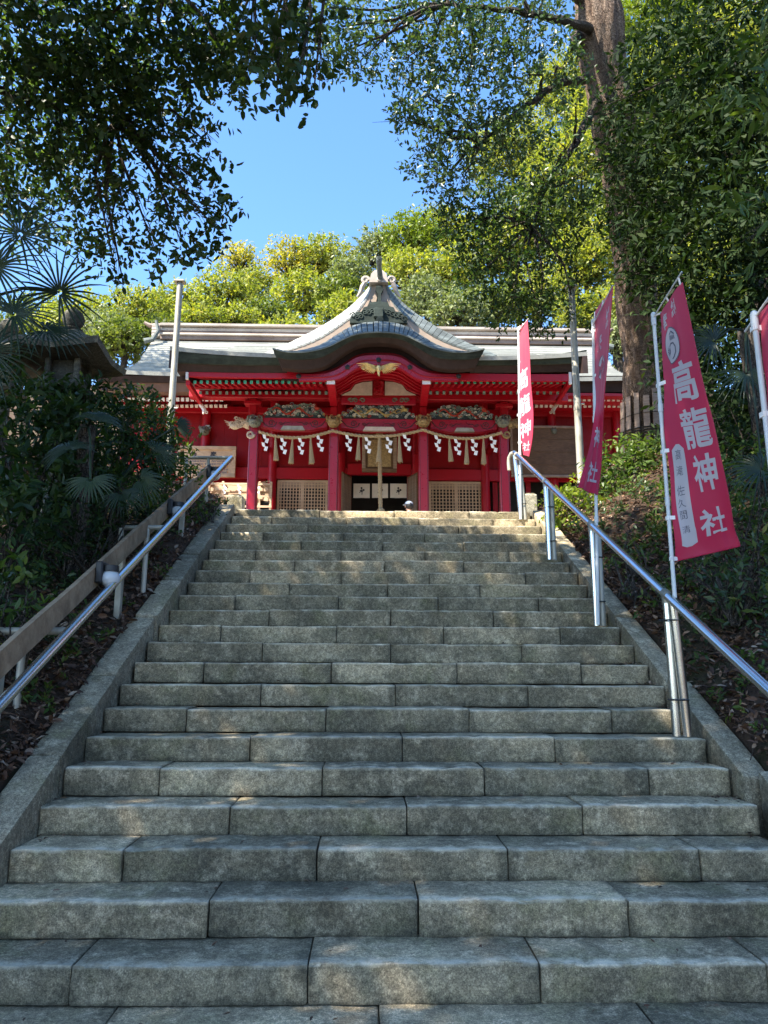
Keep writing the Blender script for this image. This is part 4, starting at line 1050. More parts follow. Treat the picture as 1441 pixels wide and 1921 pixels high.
# ------------------------------------------------------------------ handrails
def rz(y, k=.93): return nose(y) + k
RXR = 1.83
t = thing('handrail', 'steel handrail on upright posts along the right edge of the stair', 'handrail', (RXR, 5, nose(5)), 'steel handrails beside the stair')
p_end = at(965, 849, 9.75); p_low = at(1441, 1286, 2.6)
a1 = at(1255, 1120, 5.10)
d_ = (p_end - a1).normalized(); p_low = a1 - d_ * 4.2
m = MB(); m.tube([p_low, a1, p_end], .031, 14); m.build('rail', M['steel'], t, smooth=True)
c = p_end; m = MB(); m.tube([c, c + Vector((-.03, .05, .0)), c + Vector((-.055, .09, -.05)), c + Vector((-.06, .10, -.12)), c + Vector((-.055, .10, -.22))], .028, 10); m.build('rail_end', M['galv'], t, smooth=True)
for yy_ in (3.3, 5.14, 6.66, 8.19, 9.6):
    q = a1.lerp(p_end, (yy_ - a1.y) / (p_end.y - a1.y)); dr_ = (p_end - a1).normalized(); m = MB(); m.tube([q - dr_ * .035, q + dr_ * .035], .0335, 14); m.tube([q - Vector((0, 0, .06)), q], .033, 12); m.build('rail_joint', M['galv'], t, smooth=True)
def pole_post(pb, pt, r, par, name='post', mat='steel'):
    m = MB(); m.tube([pb, pt], r, 14); return m.build(name, M[mat], par, smooth=True)
def on_rail(y): f = (y - a1.y) / (p_end.y - a1.y); return a1.lerp(p_end, f)
POSTS = []
for px, row, Y in ((1270, 1381, 5.14), (1120, 1174, 6.66), (1031, 1050, 8.19), (978, 975, 9.72)):
    b = at(px, row, Y); q = on_rail(Y); 
    pole_post(b, Vector((q.x, q.y, q.z - .03)), .030, t)
    POSTS.append(b)
    if row < 1300:
        top = b.lerp(Vector((q.x, q.y, q.z)), .93); o = Vector((.058, .012, 0)); pole_post(b + o, top + o, .027, t, 'pole_sleeve', 'galv')
        for f in (.25, .72):
            c = b.lerp(top, f) + o * .5; m = MB(); m.tube([c + Vector((cos(a) * .062, sin(a) * .036, .004 * cos(a))) for a in [2 * pi * k / 14 for k in range(15)]], .005, 5); m.build('cable_tie', M['black'], t)
for n in (-1,):
    y = 3.3; q = on_rail(y); pole_post(Vector((q.x + .02, y, Z0 - RH)), Vector((q.x, y, q.z - .03)), .030, t)
# left rail with cross bars to posts on the bank
t = thing('handrail', 'steel handrail held by cross bars from posts on the left bank', 'handrail', (-2.2, 5, nose(5)), 'steel handrails beside the stair')
LX = -1.88
pe = at(434, 859, 9.6); pm = at(130, 1184, 5.0)
dd = (pe - pm).normalized(); pl = pm - dd * 3.6
m = MB(); m.tube([pl, pm, pe], .033, 14); m.build('rail', M['steel'], t, smooth=True)
def left_at(y): return pm + dd * ((y - pm.y) / dd.y)
for (Y, pxe, posts) in ((5.0, -60, [(24, 1395)]), (6.95, 236, [(269, 1103), (223, 1062)]), (9.6, 325, [(386, 955), (345, 948)])):
    q = left_at(Y); e = at(pxe, 1189 if Y == 5.0 else (958 if Y < 7 else 860), Y); e = Vector((e.x, Y, q.z - .005))
    m = MB()
    if Y != 6.95: m.tube([q, e], .026, 12)
    else: m.tube([q, e], .024, 12)
    m.build('cross_bar', M['galv'], t, smooth=True)
    for px, row in posts:
        x = at(px, row, Y).x; m = MB(); zb = min(hgt(x, Y), at(px, row, Y).z) - .1
        m.tube([(x, Y, zb), (x, Y, q.z - .01)], .024, 12); m.build('post', M['galv'], t, smooth=True)
# weathered plank along the rail with opal globe lamps
A, B = at(392, 885, 9.45), at(-20, 1268, 4.2)
dlt = (A - B); B2 = B - dlt.normalized() * 1.6
t = thing('plank', 'long weathered plank fixed along the left rail carrying the globe lamps', 'plank', (B.x, B.y, hgt(B.x, B.y)))
m = MB()
K = 26; top = []; bot = []
for i in range(K + 1):
    p = B2.lerp(A, i / K); wv = .006 * _n(i * .7, 2, 1.0); top.append(p + Vector((0, 0, .085 + wv))); bot.append(p + Vector((0, 0, -.085 + wv * .5)))
m.strip(top, bot, (-.035, 0, 0)); m.build('board', M['wood_grey'], t)
for f in (.25, .55, .85):
    p = B2.lerp(A, f); m = MB(); m.box(p.x - .09, p.x - .036, p.y - .03, p.y + .03, hgt(p.x - .06, p.y) - .1, p.z - .0, .005); m.build('bracket', M['galv'], t)
for px, row, lab in ((208, 1098, 'white globe lamp lowest on the plank beside the left rail'), (329, 966, 'white globe lamp midway up the plank beside the left rail'), (396, 892, 'white globe lamp at the top end of the plank')):
    # find distance where the plank passes
    best = min((abs((B.lerp(A, f) - CAMP).normalized().dot((at(px, row, 6) - CAMP).normalized()) - 1), f) for f in [i / 200 for i in range(201)])
    p = B.lerp(A, best[1]); g_ = Vector((p.x + .095, p.y - .02, p.z - .04))
    t2 = thing('globe_lamp', lab, 'lamp', g_, 'globe lamps on the plank')
    m = MB(); m.ball(g_, .072, 18, 12, (1, 1, .95)); m.build('globe', M['globe'], t2, smooth='all')
    m = MB(); m.box(p.x + .002, p.x + .055, p.y - .10, p.y + .10, p.z - .08, p.z + .085, .01); m.build('back_box', M['black'], t2)
    m = MB(); m.tube([(g_.x, g_.y, g_.z + .055), (g_.x, g_.y, g_.z + .10)], .06, 12); m.tube([(p.x + .05, g_.y, g_.z + .085), (g_.x, g_.y, g_.z + .085)], .02, 8); m.build('cap', M['black'], t2, smooth=True)

# ------------------------------------------------------------------ tall flag poles
def flag_pole(ptop, pbot, D, r, label):
    a = at(*ptop, D); b = at(*pbot, D); d = (a - b).normalized(); zb = hgt(b.x, D) - .1
    b = b - d * max(0, (b.z - zb) / d.z)
    t = thing('flag_pole', label, 'pole', (b.x, b.y, zb + .1), 'bare flag poles either side of the stair')
    m = MB(); m.tube([b, b.lerp(a, .5), a], [r, r * .97, r * .9], 18); m.build('shaft', M['galv'], t, smooth=True)
    m = MB(); m.box(a.x - r * 1.6, a.x + r * 1.5, a.y - r * 1.4, a.y + r * 1.4, a.z, a.z + .035, .006); m.build('cap', M['galv'], t)
    c = b.lerp(a, .42); m = MB(); m.tube([c - d * .04, c + d * .04], r * 1.06, 18); m.build('collar', M['galv'], t, smooth=True)
    m = MB(); m.tube([c + Vector((r, -.02, .06)), c + Vector((r + .05, -.03, .06))], .012, 6); m.build('cleat', M['steel'], t)
flag_pole((338, 531), (321, 775), 10.9, .052, 'bare galvanised flag pole rising from the bushes left of the stair')
flag_pole((1072, 541), (1091, 915), 10.9, .056, 'bare galvanised flag pole beside the second red banner on the right')

# ------------------------------------------------------------------ glyphs
_fc = bpy.data.curves.new('glyph', 'FONT'); _fo = bpy.data.objects.new('glyph', _fc); COL.objects.link(_fo)
_fc.resolution_u = 3
def glyph(ch, bold=0.0):
    """triangles of one character, normalised to a unit square"""
    _fc.body = ch; _fc.offset = bold; bpy.context.view_layer.update()
    me = bpy.data.meshes.new_from_object(_fo.evaluated_get(bpy.context.evaluated_depsgraph_get()))
    bm = bmesh.new(); bm.from_mesh(me); bmesh.ops.triangulate(bm, faces=bm.faces)
    bmesh.ops.subdivide_edges(bm, edges=[e for e in bm.edges if e.calc_length() > .25], cuts=1); bmesh.ops.triangulate(bm, faces=bm.faces)
    bm.verts.index_update(); V = [(v.co.x / 1.0 - .0, (v.co.y + .08) / .93) for v in bm.verts]; F = [tuple(v.index for v in f.verts) for f in bm.faces]; bm.free()
    bpy.data.meshes.remove(me); return V, F
GL = {}
def G(ch, bold=0.0):
    if (ch, bold) not in GL: GL[(ch, bold)] = glyph(ch, bold)
    return GL[(ch, bold)]
def flat_text(name, ch, c, wd, ht, y, mat, par, bold=0.02, yoff=0.0):
    V, F = G(ch, bold); m = MB(); m.add([(c.x + (u - .5) * wd, y, c.z + (v - .5) * ht) for u, v in V], F); return m.build(name, M[mat], par)

# ------------------------------------------------------------------ nobori banners
def bez(p, t):
    n = len(p) - 1; i = min(int(t * n), n - 1); f = t * n - i
    P0, P1, P2, P3 = p[max(i - 1, 0)], p[i], p[i + 1], p[min(i + 2, n)]
    return .5 * (2 * P1 + (P2 - P0) * f + (2 * P0 - 5 * P1 + 4 * P2 - P3) * f * f + (P1 * 3 - P0 - P2 * 3 + P3) * f ** 3)
def banner(label, Lp, Rp, pole, arm, straps, chars, fold=.02, seed=0, name_strip=None, emblem=True, flip=1, tube_r=.013):
    """Lp, Rp: points down the left and right hems; chars: (character, u centre, v centre, width, height)"""
    t = thing('nobori_banner', label, 'banner', (pole[0].x, pole[0].y, pole[0].z), 'pink red shrine banners on white poles')
    def S_(u, v):
        p = bez(Lp, v).lerp(bez(Rp, v), u)
        q = fold * (sin(u * 5 + v * 4 + seed) * .5 + .22 * sin(u * 19 + v * 7 + seed) * (.4 + .6 * abs(sin(v * 5))) + sin(u * 11 - v * 9 + seed * 2) * .25 + sin(v * 23 + u * 3 + seed) * .18 * (1 if u < .3 or v > .8 else .4))
        return p + Vector((q * .35, -q, 0))
    def N_(u, v):
        a = S_(min(u + .02, 1), v) - S_(max(u - .02, 0), v); b = S_(u, min(v + .01, 1)) - S_(u, max(v - .01, 0)); n = a.cross(b)
        if n.length < 1e-9: return Vector((0, -1, 0))
        n.normalize(); return n if n.y < 0 else -n
    nu, nv = 16, 60; m = MB()
    vs = [S_(i / nu, j / nv) for j in range(nv + 1) for i in range(nu + 1)]; K = len(vs)
    nn = [N_(i / nu, j / nv) for j in range(nv + 1) for i in range(nu + 1)]
    vs2 = [p - n * .0015 for p, n in zip(vs, nn)]
    fs = [(j * (nu + 1) + i, j * (nu + 1) + i + 1, (j + 1) * (nu + 1) + i + 1, (j + 1) * (nu + 1) + i) for j in range(nv) for i in range(nu)]
    m.add(vs, fs)
    cl = m.build('cloth', M['banner'], t, smooth='all')
    def patch(name, V, F, mat, par, off=.0025):
        mm = MB(); mm.add([S_(u, v) + N_(u, v) * off for u, v in V], F); return mm.build(name, M[mat], par)
    for ch, uc, vc, wu, hv in chars:
        V, F = G(ch, .022); patch('printed_character', [(uc + (a - .5) * wu, vc - (b - .5) * hv) for a, b in V], F, 'banner_ink', cl)
    if emblem:
        uc, vc, ru, rv = emblem; n = 26
        V = [(uc, vc)] + [(uc + ru * cos(2 * pi * k / n), vc + rv * sin(2 * pi * k / n)) for k in range(n)]
        patch('emblem_disc', V, [(0, k + 1, (k + 1) % n + 1) for k in range(n)], 'banner_ink', cl)
        V = []; F = []
        def line(pts, w):
            b = len(V)
            for i, (u, v) in enumerate(pts):
                u2, v2 = pts[min(i + 1, len(pts) - 1)]; u1, v1 = pts[max(i - 1, 0)]; dx, dy = u2 - u1, (v2 - v1); l = math.hypot(dx, dy) + 1e-9
                V.append((uc + ru * (u - dy / l * w), vc + rv * (v + dx / l * w))); V.append((uc + ru * (u + dy / l * w), vc + rv * (v - dx / l * w)))
            for i in range(len(pts) - 1): F.append((b + 2 * i, b + 2 * i + 1, b + 2 * i + 3, b + 2 * i + 2))
        line([(.97 * cos(a), .97 * sin(a)) for a in [2 * pi * k / 30 for k in range(31)]], .035)
        for k in range(7): a = pi + .35 * (k - 3); line([(-.25 + .10 * cos(a), .25 + .1 * sin(a)), (-.25 + .42 * cos(a), .25 + .34 * sin(a))], .03)
        for k in range(7): a = .3 * (k - 3); line([(-.25 + .10 * cos(a), .25 + .1 * sin(a)), (-.25 + .30 * cos(a), .25 + .25 * sin(a))], .03)
        line([(-.1, .0), (.15, -.12), (.42, -.1), (.56, .12), (.55, .4), (.38, .62), (.2, .72)], .045)
        for k in range(5): line([(.05 + .12 * k, -.55 + .02 * k), (.10 + .12 * k, -.30 + .01 * k)], .035)
        line([(0, -.6), (.3, -.72), (.6, -.5)], .04)
        patch('emblem_drawing', V, F, 'ink_soft', cl, .004)
    if name_strip:
        u0, u1, v0, v1, txt = name_strip; n = 14; V = []; F = []
        ring = []
        for k in range(28):
            a = 2 * pi * k / 28; ca, sa = cos(a), sin(a); e = .28
            ring.append(((u0 + u1) / 2 + (u1 - u0) / 2 * math.copysign(abs(ca) ** e, ca), (v0 + v1) / 2 + (v1 - v0) / 2 * math.copysign(abs(sa) ** (e * .45), sa)))
        ring = []
        rr = .035
        for (cu, cv, a0) in ((u1 - rr * 2.6, v1 - rr * .55, 0), (u0 + rr * 2.6, v1 - rr * .55, 90), (u0 + rr * 2.6, v0 + rr * .55, 180), (u1 - rr * 2.6, v0 + rr * .55, 270)):
            for k in range(5): a = R(a0 + 22.5 * k); ring.append((cu + rr * 2.6 * cos(a), cv + rr * .55 * sin(a)))
        # fill as rows so that it follows the folds
        rows = 24; V = []; 
        for j in range(rows + 1):
            v = v0 + (v1 - v0) * j / rows; ed = min(v - v0, v1 - v); k = min(1, ed / (rr * .55)); ins = rr * 2.6 * (1 - math.sqrt(max(0, 1 - (1 - k) ** 2)))
            for i in range(5): V.append((u0 + ins + (u1 - u0 - 2 * ins) * i / 4, v))
        F = [(j * 5 + i, j * 5 + i + 1, (j + 1) * 5 + i + 1, (j + 1) * 5 + i) for j in range(rows) for i in range(4)]
        patch('name_panel', V, F, 'banner_ink', cl, .0025)
        for ch, uc, vc, wu, hv in txt:
            V_, F_2 = G(ch, 0.0 if True else 0); patch('written_character', [(uc + (a - .5) * wu, vc - (b - .5) * hv) for a, b in V_], F_2, 'ink_soft', cl, .0042)
    m = MB(); m.tube([S_(1, j / 40) for j in range(41)], .0035 + tube_r * .08, 5); m.tube([S_(i / 16, 1) for i in range(17)], .0035 + tube_r * .08, 5); m.build('hem', M['banner'], cl, smooth=True, kind='stuff')
    m = MB(); 
    m.tube([pole[0], pole[0].lerp(pole[1], .5), pole[1]], [tube_r * 1.15, tube_r * 1.05, tube_r], 12); po = m.build('pole', M['plastic'], t, smooth=True)
    m = MB(); m.tube([arm[0], arm[1]], tube_r * .45, 8); m.build('arm', M['plastic'], t, smooth=True)
    m = MB(); q = pole[1]; m.tube([q - Vector((0, 0, .07)), q + Vector((0, 0, .02))], tube_r * 1.4, 12); m.ball(q + Vector((0, 0, .02)), tube_r * 1.35, 8, 6); m.build('pole_head', M['plastic'], po, smooth=True)
    for f in (.33, .66):
        p = pole[0].lerp(pole[1], f); m = MB(); m.tube([p - Vector((0, 0, .03)), p + Vector((0, 0, .03))], tube_r * 1.35, 10); m.build('pole_joint', M['plastic'], po, smooth=True)
    for v in straps:
        e = S_(0.02, v); dpole = (pole[1] - pole[0]).normalized(); s_ = (e.z - pole[0].z) / dpole.z; p = pole[0] + dpole * s_
        o = (e - p); o = o.normalized() * tube_r * 1.3 if o.length > 1e-6 else Vector((tube_r, 0, 0))
        w = .012 * (1 + tube_r * 10)
        m = MB(); m.strip([p - o + Vector((0, -tube_r * 1.3, w)), e + o * 1.2 + Vector((0, -.004, w))], [p - o + Vector((0, -tube_r * 1.3, -w)), e + o * 1.2 + Vector((0, -.004, -w))], (0, tube_r * 2.6, 0)); m.build('strap', M['paper'], t)
    for f in (.0, .45, .9):
        p = bez([S_(0, 0), S_(.5, 0), S_(1, 0)], f); q = arm[0].lerp(arm[1], min(1, .12 + f * .86)); m = MB(); m.tube([p, q], .007, 6); m.build('top_tab', M['paper'], t)
    return t
# nearest banner (fully seen)
D1 = 5.05
pb, pt = at(1266, 1120, D1), at(1226, 594, D1); lo_ = at(1291, 1381, D1 + .05)
pole1 = (pb + (pb - pt).normalized() * .0, pt)
dn = (pb - pt).normalized()
tip = at(1279, 510, 4.62); a0 = at(1222, 602, 5.08)
L1 = [at(1233, 592, D1 - .02), at(1240, 690, D1 - .02), at(1247, 790, D1 - .02), at(1258, 900, D1 - .02), at(1265, 1000, D1 - .01), at(1271, 1052, D1)]
R1 = [at(1280, 530, 4.66), at(1305, 660, 4.66), at(1330, 775, 4.70), at(1352, 880, 4.74), at(1373, 970, 4.80), at(1389, 1024, 4.84)]
BIG = [('高', .60, .275, .56, .135), ('龍', .66, .44, .50, .135), ('神', .70, .60, .44, .13), ('社', .68, .80, .46, .125)]
SM = [('奉', .25, .065, .24, .055), ('納', .66, .05, .22, .055)]
NAMES = [('高', .25, .52, .15, .035), ('滝', .25, .575, .15, .035), ('佐', .25, .645, .15, .037), ('久', .25, .69, .15, .033), ('間', .25, .735, .15, .037), ('清', .25, .80, .15, .037)]
ban = banner('large pink red banner nearest the stair with white lettering and a name panel', L1, R1, (pb + dn * .02, pt), (a0, tip), (.26, .50, .735, .975), BIG + SM, .034, 1,
             (.12, .38, .485, .90, NAMES), (.42, .15, .22, .055), tube_r=.0125)
# steel sleeve that holds the pole, cable ties
m = MB(); m.tube([lo_, at(1262, 1128, D1 + .02)], .031, 14); m.build('sleeve', M['steel'], ban, smooth=True)
for row in (1163, 1313):
    c = at(1262 + (row - 1163) * .115, row, D1); m = MB(); pp = [c + Vector((cos(a) * .068 - .01, sin(a) * .04 + .03, 0)) for a in [2 * pi * k / 16 for k in range(17)]]; m.tube(pp, .006, 6); m.build('cable_tie', M['black'], ban)
# second banner, twisted by the wind
D2 = 6.62
pb, pt = at(1122, 1172, D2), at(1113, 605, D2)
Lw = [at(1117, 585, D2), at(1117, 687, D2 - .02), at(1119, 743, D2 - .06), at(1112, 800, D2 - .12), at(1098, 864, D2 - .18), at(1084, 914, D2 - .2)]
Rw = [at(1149, 537, D2 - .45), at(1144, 640, D2 - .44), at(1135, 735, D2 - .34), at(1131, 800, D2 - .14), at(1129, 868, D2 - .05), at(1122, 928, D2 - .02)]
banner('pink banner twisted to a narrow waist just right of the flag pole', Lw, Rw, (pb, pt), (at(1111, 612, D2), at(1149, 536, D2 - .46)), (.08, .25), [('神', .55, .66, .62, .11), ('社', .55, .86, .55, .12), ('奉', .3, .15, .3, .06), ('納', .75, .10, .25, .06)],
       .02, 4, None, (.45, .26, .22, .055), tube_r=.014)
m = MB()
# third banner at the head of the rail
D3 = 9.7
pb, pt = at(977, 974, D3), at(973, 618, D3)
Lw = [at(975, 612, D3), at(974, 680, D3), at(973, 740, D3), at(975, 790, D3), at(978, 830, D3), at(982, 853, D3)]
Rw = [at(989, 601, D3 - .3), at(993, 660, D3 - .32), at(996, 720, D3 - .34), at(1000, 770, D3 - .32), at(999, 820, D3 - .25), at(993, 856, D3 - .12)]
banner('narrow crimson banner furled edge-on at the top end of the right rail', Lw, Rw, (pb, pt), (at(972, 622, D3), at(991, 598, D3 - .32)), (.2, .55, .8), [('高', .40, .33, .85, .13), ('龍', .42, .51, .85, .14), ('神', .45, .70, .85, .13), ('社', .5, .87, .8, .10)], .012, 8, None, None, tube_r=.016)
# fourth banner, cut by the right edge of the view
D4 = 3.5
pb, pt = at(1462, 1010, D4), at(1415, 596, D4)
Lw = [at(1425, 592, D4), at(1434, 700, D4), at(1445, 800, D4), at(1462, 950, D4)]
Rw = [at(1478, 520, D4 - .3), at(1500, 660, D4 - .3), at(1520, 760, D4 - .3), at(1560, 930, D4 - .3)]
zb_ = hgt(pb.x + .05, D4); ex = (pb - pt).normalized(); pb = pb + ex * ((pb.z - zb_ + .1) / -ex.z)
banner('pink banner on a white pole partly outside the right edge of the view', Lw, Rw, (pb, pt), (at(1398, 622, D4 + .1), at(1480, 505, D4 - .32)), (.1, .6), [('高', .5, .36, .4, .13), ('龍', .5, .52, .4, .13)], .015, 11, None, (.4, .2, .2, .06), tube_r=.014)
COL.objects.unlink(_fo) if False else None

# ------------------------------------------------------------------ things on the shrine
# straw rope with paper streamers and tassels
anch = [at(486, 810, 18.22), at(624, 808, 18.22), at(794, 806, 18.22), at(943, 811, 18.22)]
t = thing('straw_rope', 'sagging twisted straw rope hung with white paper streamers and straw tassels', 'rope', (CX, 18.22, anch[0].z - .9))
sag = [.17, .17, .20]
def rope_pt(i, f): p = anch[i].lerp(anch[i + 1], f); return p - Vector((0, 0, sag[i] * 4 * f * (1 - f)))
path = [rope_pt(i, k / 40) for i in range(3) for k in range(41 if i == 2 else 40)]
def twist(path, r, rs, pitch, n=2, seg=6):
    mbs = []; L = 0; acc = [0]
    for a, b in zip(path[:-1], path[1:]): L += (b - a).length; acc.append(L)
    for s in range(n):
        pts = []
        for p, q, l in zip(path, path[1:] + [path[-1] * 2 - path[-2]], acc):
            tt = (q - p).normalized(); u = tt.cross(Vector((0, 1, 0))); 
            if u.length < .1: u = tt.cross(Vector((1, 0, 0)))
            u.normalize(); w_ = tt.cross(u); a = l / pitch * 2 * pi + 2 * pi * s / n; pts.append(p + (u * cos(a) + w_ * sin(a)) * r)
        m = MB(); m.tube(pts, rs, seg); mbs.append(m)
    return mbs
fine = []
for a, b in zip(path[:-1], path[1:]): fine += [a.lerp(b, k / 3) for k in range(3)]
for m in twist(fine, .018, .026, .20): m.build('strand', M['straw'], t, smooth=True)
def on_rope(px):
    x = at(px, 815, 18.22).x
    for i in range(3):
        if anch[i].x <= x <= anch[i + 1].x: return rope_pt(i, (x - anch[i].x) / (anch[i + 1].x - anch[i].x))
def shide(c, s=1.0, seed=0, par=None, name='paper_streamer', mat='paper'):
    m = MB(); r = random.Random(seed); x = c.x; z = c.z - .02; w = .078 * s; hh = .135 * s; tw = r.uniform(-.5, .5) if seed % 4 else 1.0
    for k in range(4):
        off = (.035 if k % 2 else -.035) * s + r.uniform(-.006, .006) + tw * .012 * k
        y = c.y - .02 - .012 * k; sk = (.05 if k % 2 else -.05) * s
        a = [Vector((x + off - w / 2 + sk * .3, y, z)), Vector((x + off + w / 2 + sk * .3, y - .012, z - .015)), Vector((x + off + w / 2 - sk * .3, y - .02, z - hh)), Vector((x + off - w / 2 - sk * .3, y, z - hh + .03))]
        m.add(a + [p + Vector((0, .003, 0)) for p in a], [(0, 1, 2, 3), (7, 6, 5, 4), (0, 4, 5, 1), (1, 5, 6, 2), (2, 6, 7, 3), (3, 7, 4, 0)]); z -= hh * .80
    return m.build(name, M[mat], par)
def tassel(c, L, par, seed=0):
    r = random.Random(seed); m = MB(); lean = r.uniform(-.03, .05)
    m.tube([c, c + Vector((lean * .2, 0, -L * .3)), c + Vector((lean, 0, -L))], [.018, .028, .055], 9)
    for k in range(14):
        a = 2 * pi * k / 14; m.tube([c + Vector((.02 * cos(a), .02 * sin(a), -L * .15)), c + Vector((lean * .4 + .034 * cos(a), .034 * sin(a), -L * .5)), c + Vector((lean + r.uniform(.045, .07) * cos(a), .06 * sin(a), -L * r.uniform(.97, 1.05)))], [.006, .009, .006], 4)
    return m.build('straw_tassel', M['straw'], par, smooth=True)
for i, px in enumerate((499, 532, 566, 600, 654, 690, 730, 762, 821, 857.5, 889, 923.5)): shide(on_rope(px), 1.0, i + 1, t)
for i, px in enumerate((517, 549, 583, 673, 712, 749, 843, 875, 907)): tassel(on_rope(px) - Vector((0, -.01, .01)), .62 + .04 * (i % 3), t, i)
# bell rope
b0 = at(712, 820, 18.9); b1 = at(714, 958, 18.9)
t = thing('bell_rope', 'thick pale bell rope hanging in front of the open doorway', 'rope', (b1.x, b1.y, b1.z - .3))
pth = [b0.lerp(b1, k / 60) for k in range(61)]
for m in twist(pth, .026, .034, .26, 3): m.build('strand', M['straw'], t, smooth=True)
m = MB(); m.ball(b1 + Vector((.01, -.02, -.01)), .10, 12, 8, (1, 1, .8), .05); m.ball(b1 + Vector((-.07, -.02, -.06)), .07, 8, 6); m.build('knot', M['straw'], t, smooth=True)
m = MB(); m.ball(b0 + Vector((0, 0, .08)), .09, 12, 8); m.build('bell', M['old_gold'], t, smooth=True)
# framed plaque above the door, tilted forward
t = thing('plaque', 'tilted timber framed plaque hanging above the doorway behind the bell rope', 'plaque', at(711, 885, 19.9))
a, b = at(679, 886, 20.0), at(745, 815, 19.75); tl = (b.y - a.y) / (b.z - a.z)
def pq(x0, x1, z0, z1, d0, d1, name, mat, par):
    m = MB(); m.box(x0, x1, d0, d1, z0, z1, .008); m.v = [(x, y + (z - a.z) * tl, z) for x, y, z in m.v]; return m.build(name, M[mat], par)
fr = .10
pq(a.x, b.x, a.z, a.z + fr, 19.95, 20.02, 'frame', 'wood_dark', t); pq(a.x, b.x, b.z - fr, b.z, 19.95, 20.02, 'frame', 'wood_dark', t)
pq(a.x, a.x + fr, a.z + fr, b.z - fr, 19.95, 20.02, 'frame', 'wood_slat', t); pq(b.x - fr, b.x, a.z + fr, b.z - fr, 19.95, 20.02, 'frame', 'wood_slat', t)
bd = pq(a.x + fr, b.x - fr, a.z + fr, b.z - fr, 20.0, 20.02, 'board', 'wood_dark', t)
pq(a.x + fr + .06, b.x - fr - .06, a.z + fr + .05, b.z - fr - .05, 19.985, 19.999, 'panel', 'old_gold', t)
# noren curtain
t = thing('door_curtain', 'cream doorway curtain of three panels printed with plant crests', 'curtain', at(712, 934, DW - .04))
for i, (x0, x1) in enumerate(((663, 694), (698, 728), (732, 763))):
    a, b = at(x0, 934, DW - .05), at(x1, 907.5, DW - .05); nx, nz = 10, 6; vs = []
    for j in range(nz + 1):
        for k in range(nx + 1):
            u = k / nx; v = j / nz; vs.append((a.x + (b.x - a.x) * u, a.y + .012 * sin(u * 9 + i * 2) * (1 - v), a.z + (b.z - a.z) * v))
    m = MB(); m.add(vs, [(j * 11 + k, j * 11 + k + 1, (j + 1) * 11 + k + 1, (j + 1) * 11 + k) for j in range(nz) for k in range(nx)]); pn = m.build('curtain_panel', M['cloth_white'], t, smooth='all')
    m = MB(); c = Vector(((a.x + b.x) / 2 + .01, a.y - .02, (a.z + b.z) / 2 - .0))
    for q in range(3):
        an = pi / 2 + q * 2 * pi / 3 + .3; e = c + Vector((cos(an) * .05, 0, .03 + sin(an) * .05)); m.ball(e, .030, 7, 5, (1, .1, 1)); m.tube([c + Vector((0, 0, -.06)), e], .006, 4)
    m.tube([c + Vector((0, 0, -.12)), c + Vector((.01, 0, .03))], .008, 4); m.ball(c + Vector((-.06, 0, -.05)), .02, 6, 5, (1, .1, .6)); m.build('crest_print', M['ink'], pn)
# donor board with writing, left of the porch
t = thing('notice_board', 'pale framed donor board with small lettering on the left wall', 'notice board', at(395, 896, 20.8))
def frame_board(x0, x1, r0, r1, D, fw, fmat, bmat, t, lip=.05):
    a, b = at(x0, r1, D), at(x1, r0, D)
    m = MB(); m.box(a.x + fw, b.x - fw, D, D + .03, a.z + fw, b.z - fw); bo = m.build('board', M[bmat], t)
    for q in ((a.x, b.x, a.z, a.z + fw), (a.x, b.x, b.z - fw, b.z), (a.x, a.x + fw, a.z + fw + .001, b.z - fw - .001), (b.x - fw, b.x, a.z + fw + .001, b.z - fw - .001)):
        m = MB(); m.box(q[0], q[1], D - lip, D + .03, q[2], q[3], .01); m.build('frame', M[fmat], t)
    return a, b, bo
a, b, bo = frame_board(330, 444, 838, 895, 20.8, .11, 'wood_pale', 'wood_pale', t)
for ch, px in (('納', 363), ('奉', 400.5)): flat_text('painted_character', ch, at(px, 852.5, 20.79), .19, .17, 20.793, 'ink', bo, .03)
m = MB(); m2 = MB(); r = random.Random(3)
for rr in range(5):
    row = 865 + rr * 5.2
    for k in range(34):
        px = 346 + k * 2.45
        if r.random() < .12: continue
        c = at(px, row, 20.79); mm = m2 if (rr > 1 and r.random() < .45) else m
        for q in range(3):
            xo = r.uniform(-.008, .008); mm.add([(c.x + xo - .012, 20.793, c.z - .026 + q * .018), (c.x + xo + .012, 20.793, c.z - .026 + q * .018), (c.x + xo + .012, 20.793, c.z - .012 + q * .018), (c.x + xo - .012, 20.793, c.z - .012 + q * .018)], [(0, 1, 2, 3)])
m.build('small_writing', M['ink_soft'], bo, kind='stuff'); m2.build('orange_writing', m_plain('orange_ink', (.55, .22, .03), .7), bo, kind='stuff')
# big dark board, right of the porch
t = thing('wooden_board', 'large dark timber display board on the shaded right wall', 'board', at(1025, 895, 20.8))
a, b, bo = frame_board(959, 1092, 800, 895, 20.8, .07, 'wood_slat', 'wood_dark', t)
for k in range(1, 4):
    z = a.z + (b.z - a.z) * k / 4; m = MB(); m.box(a.x + .08, b.x - .08, 20.785, 20.798, z - .012, z + .012); m.build('batten', M['wood_dark'], bo)
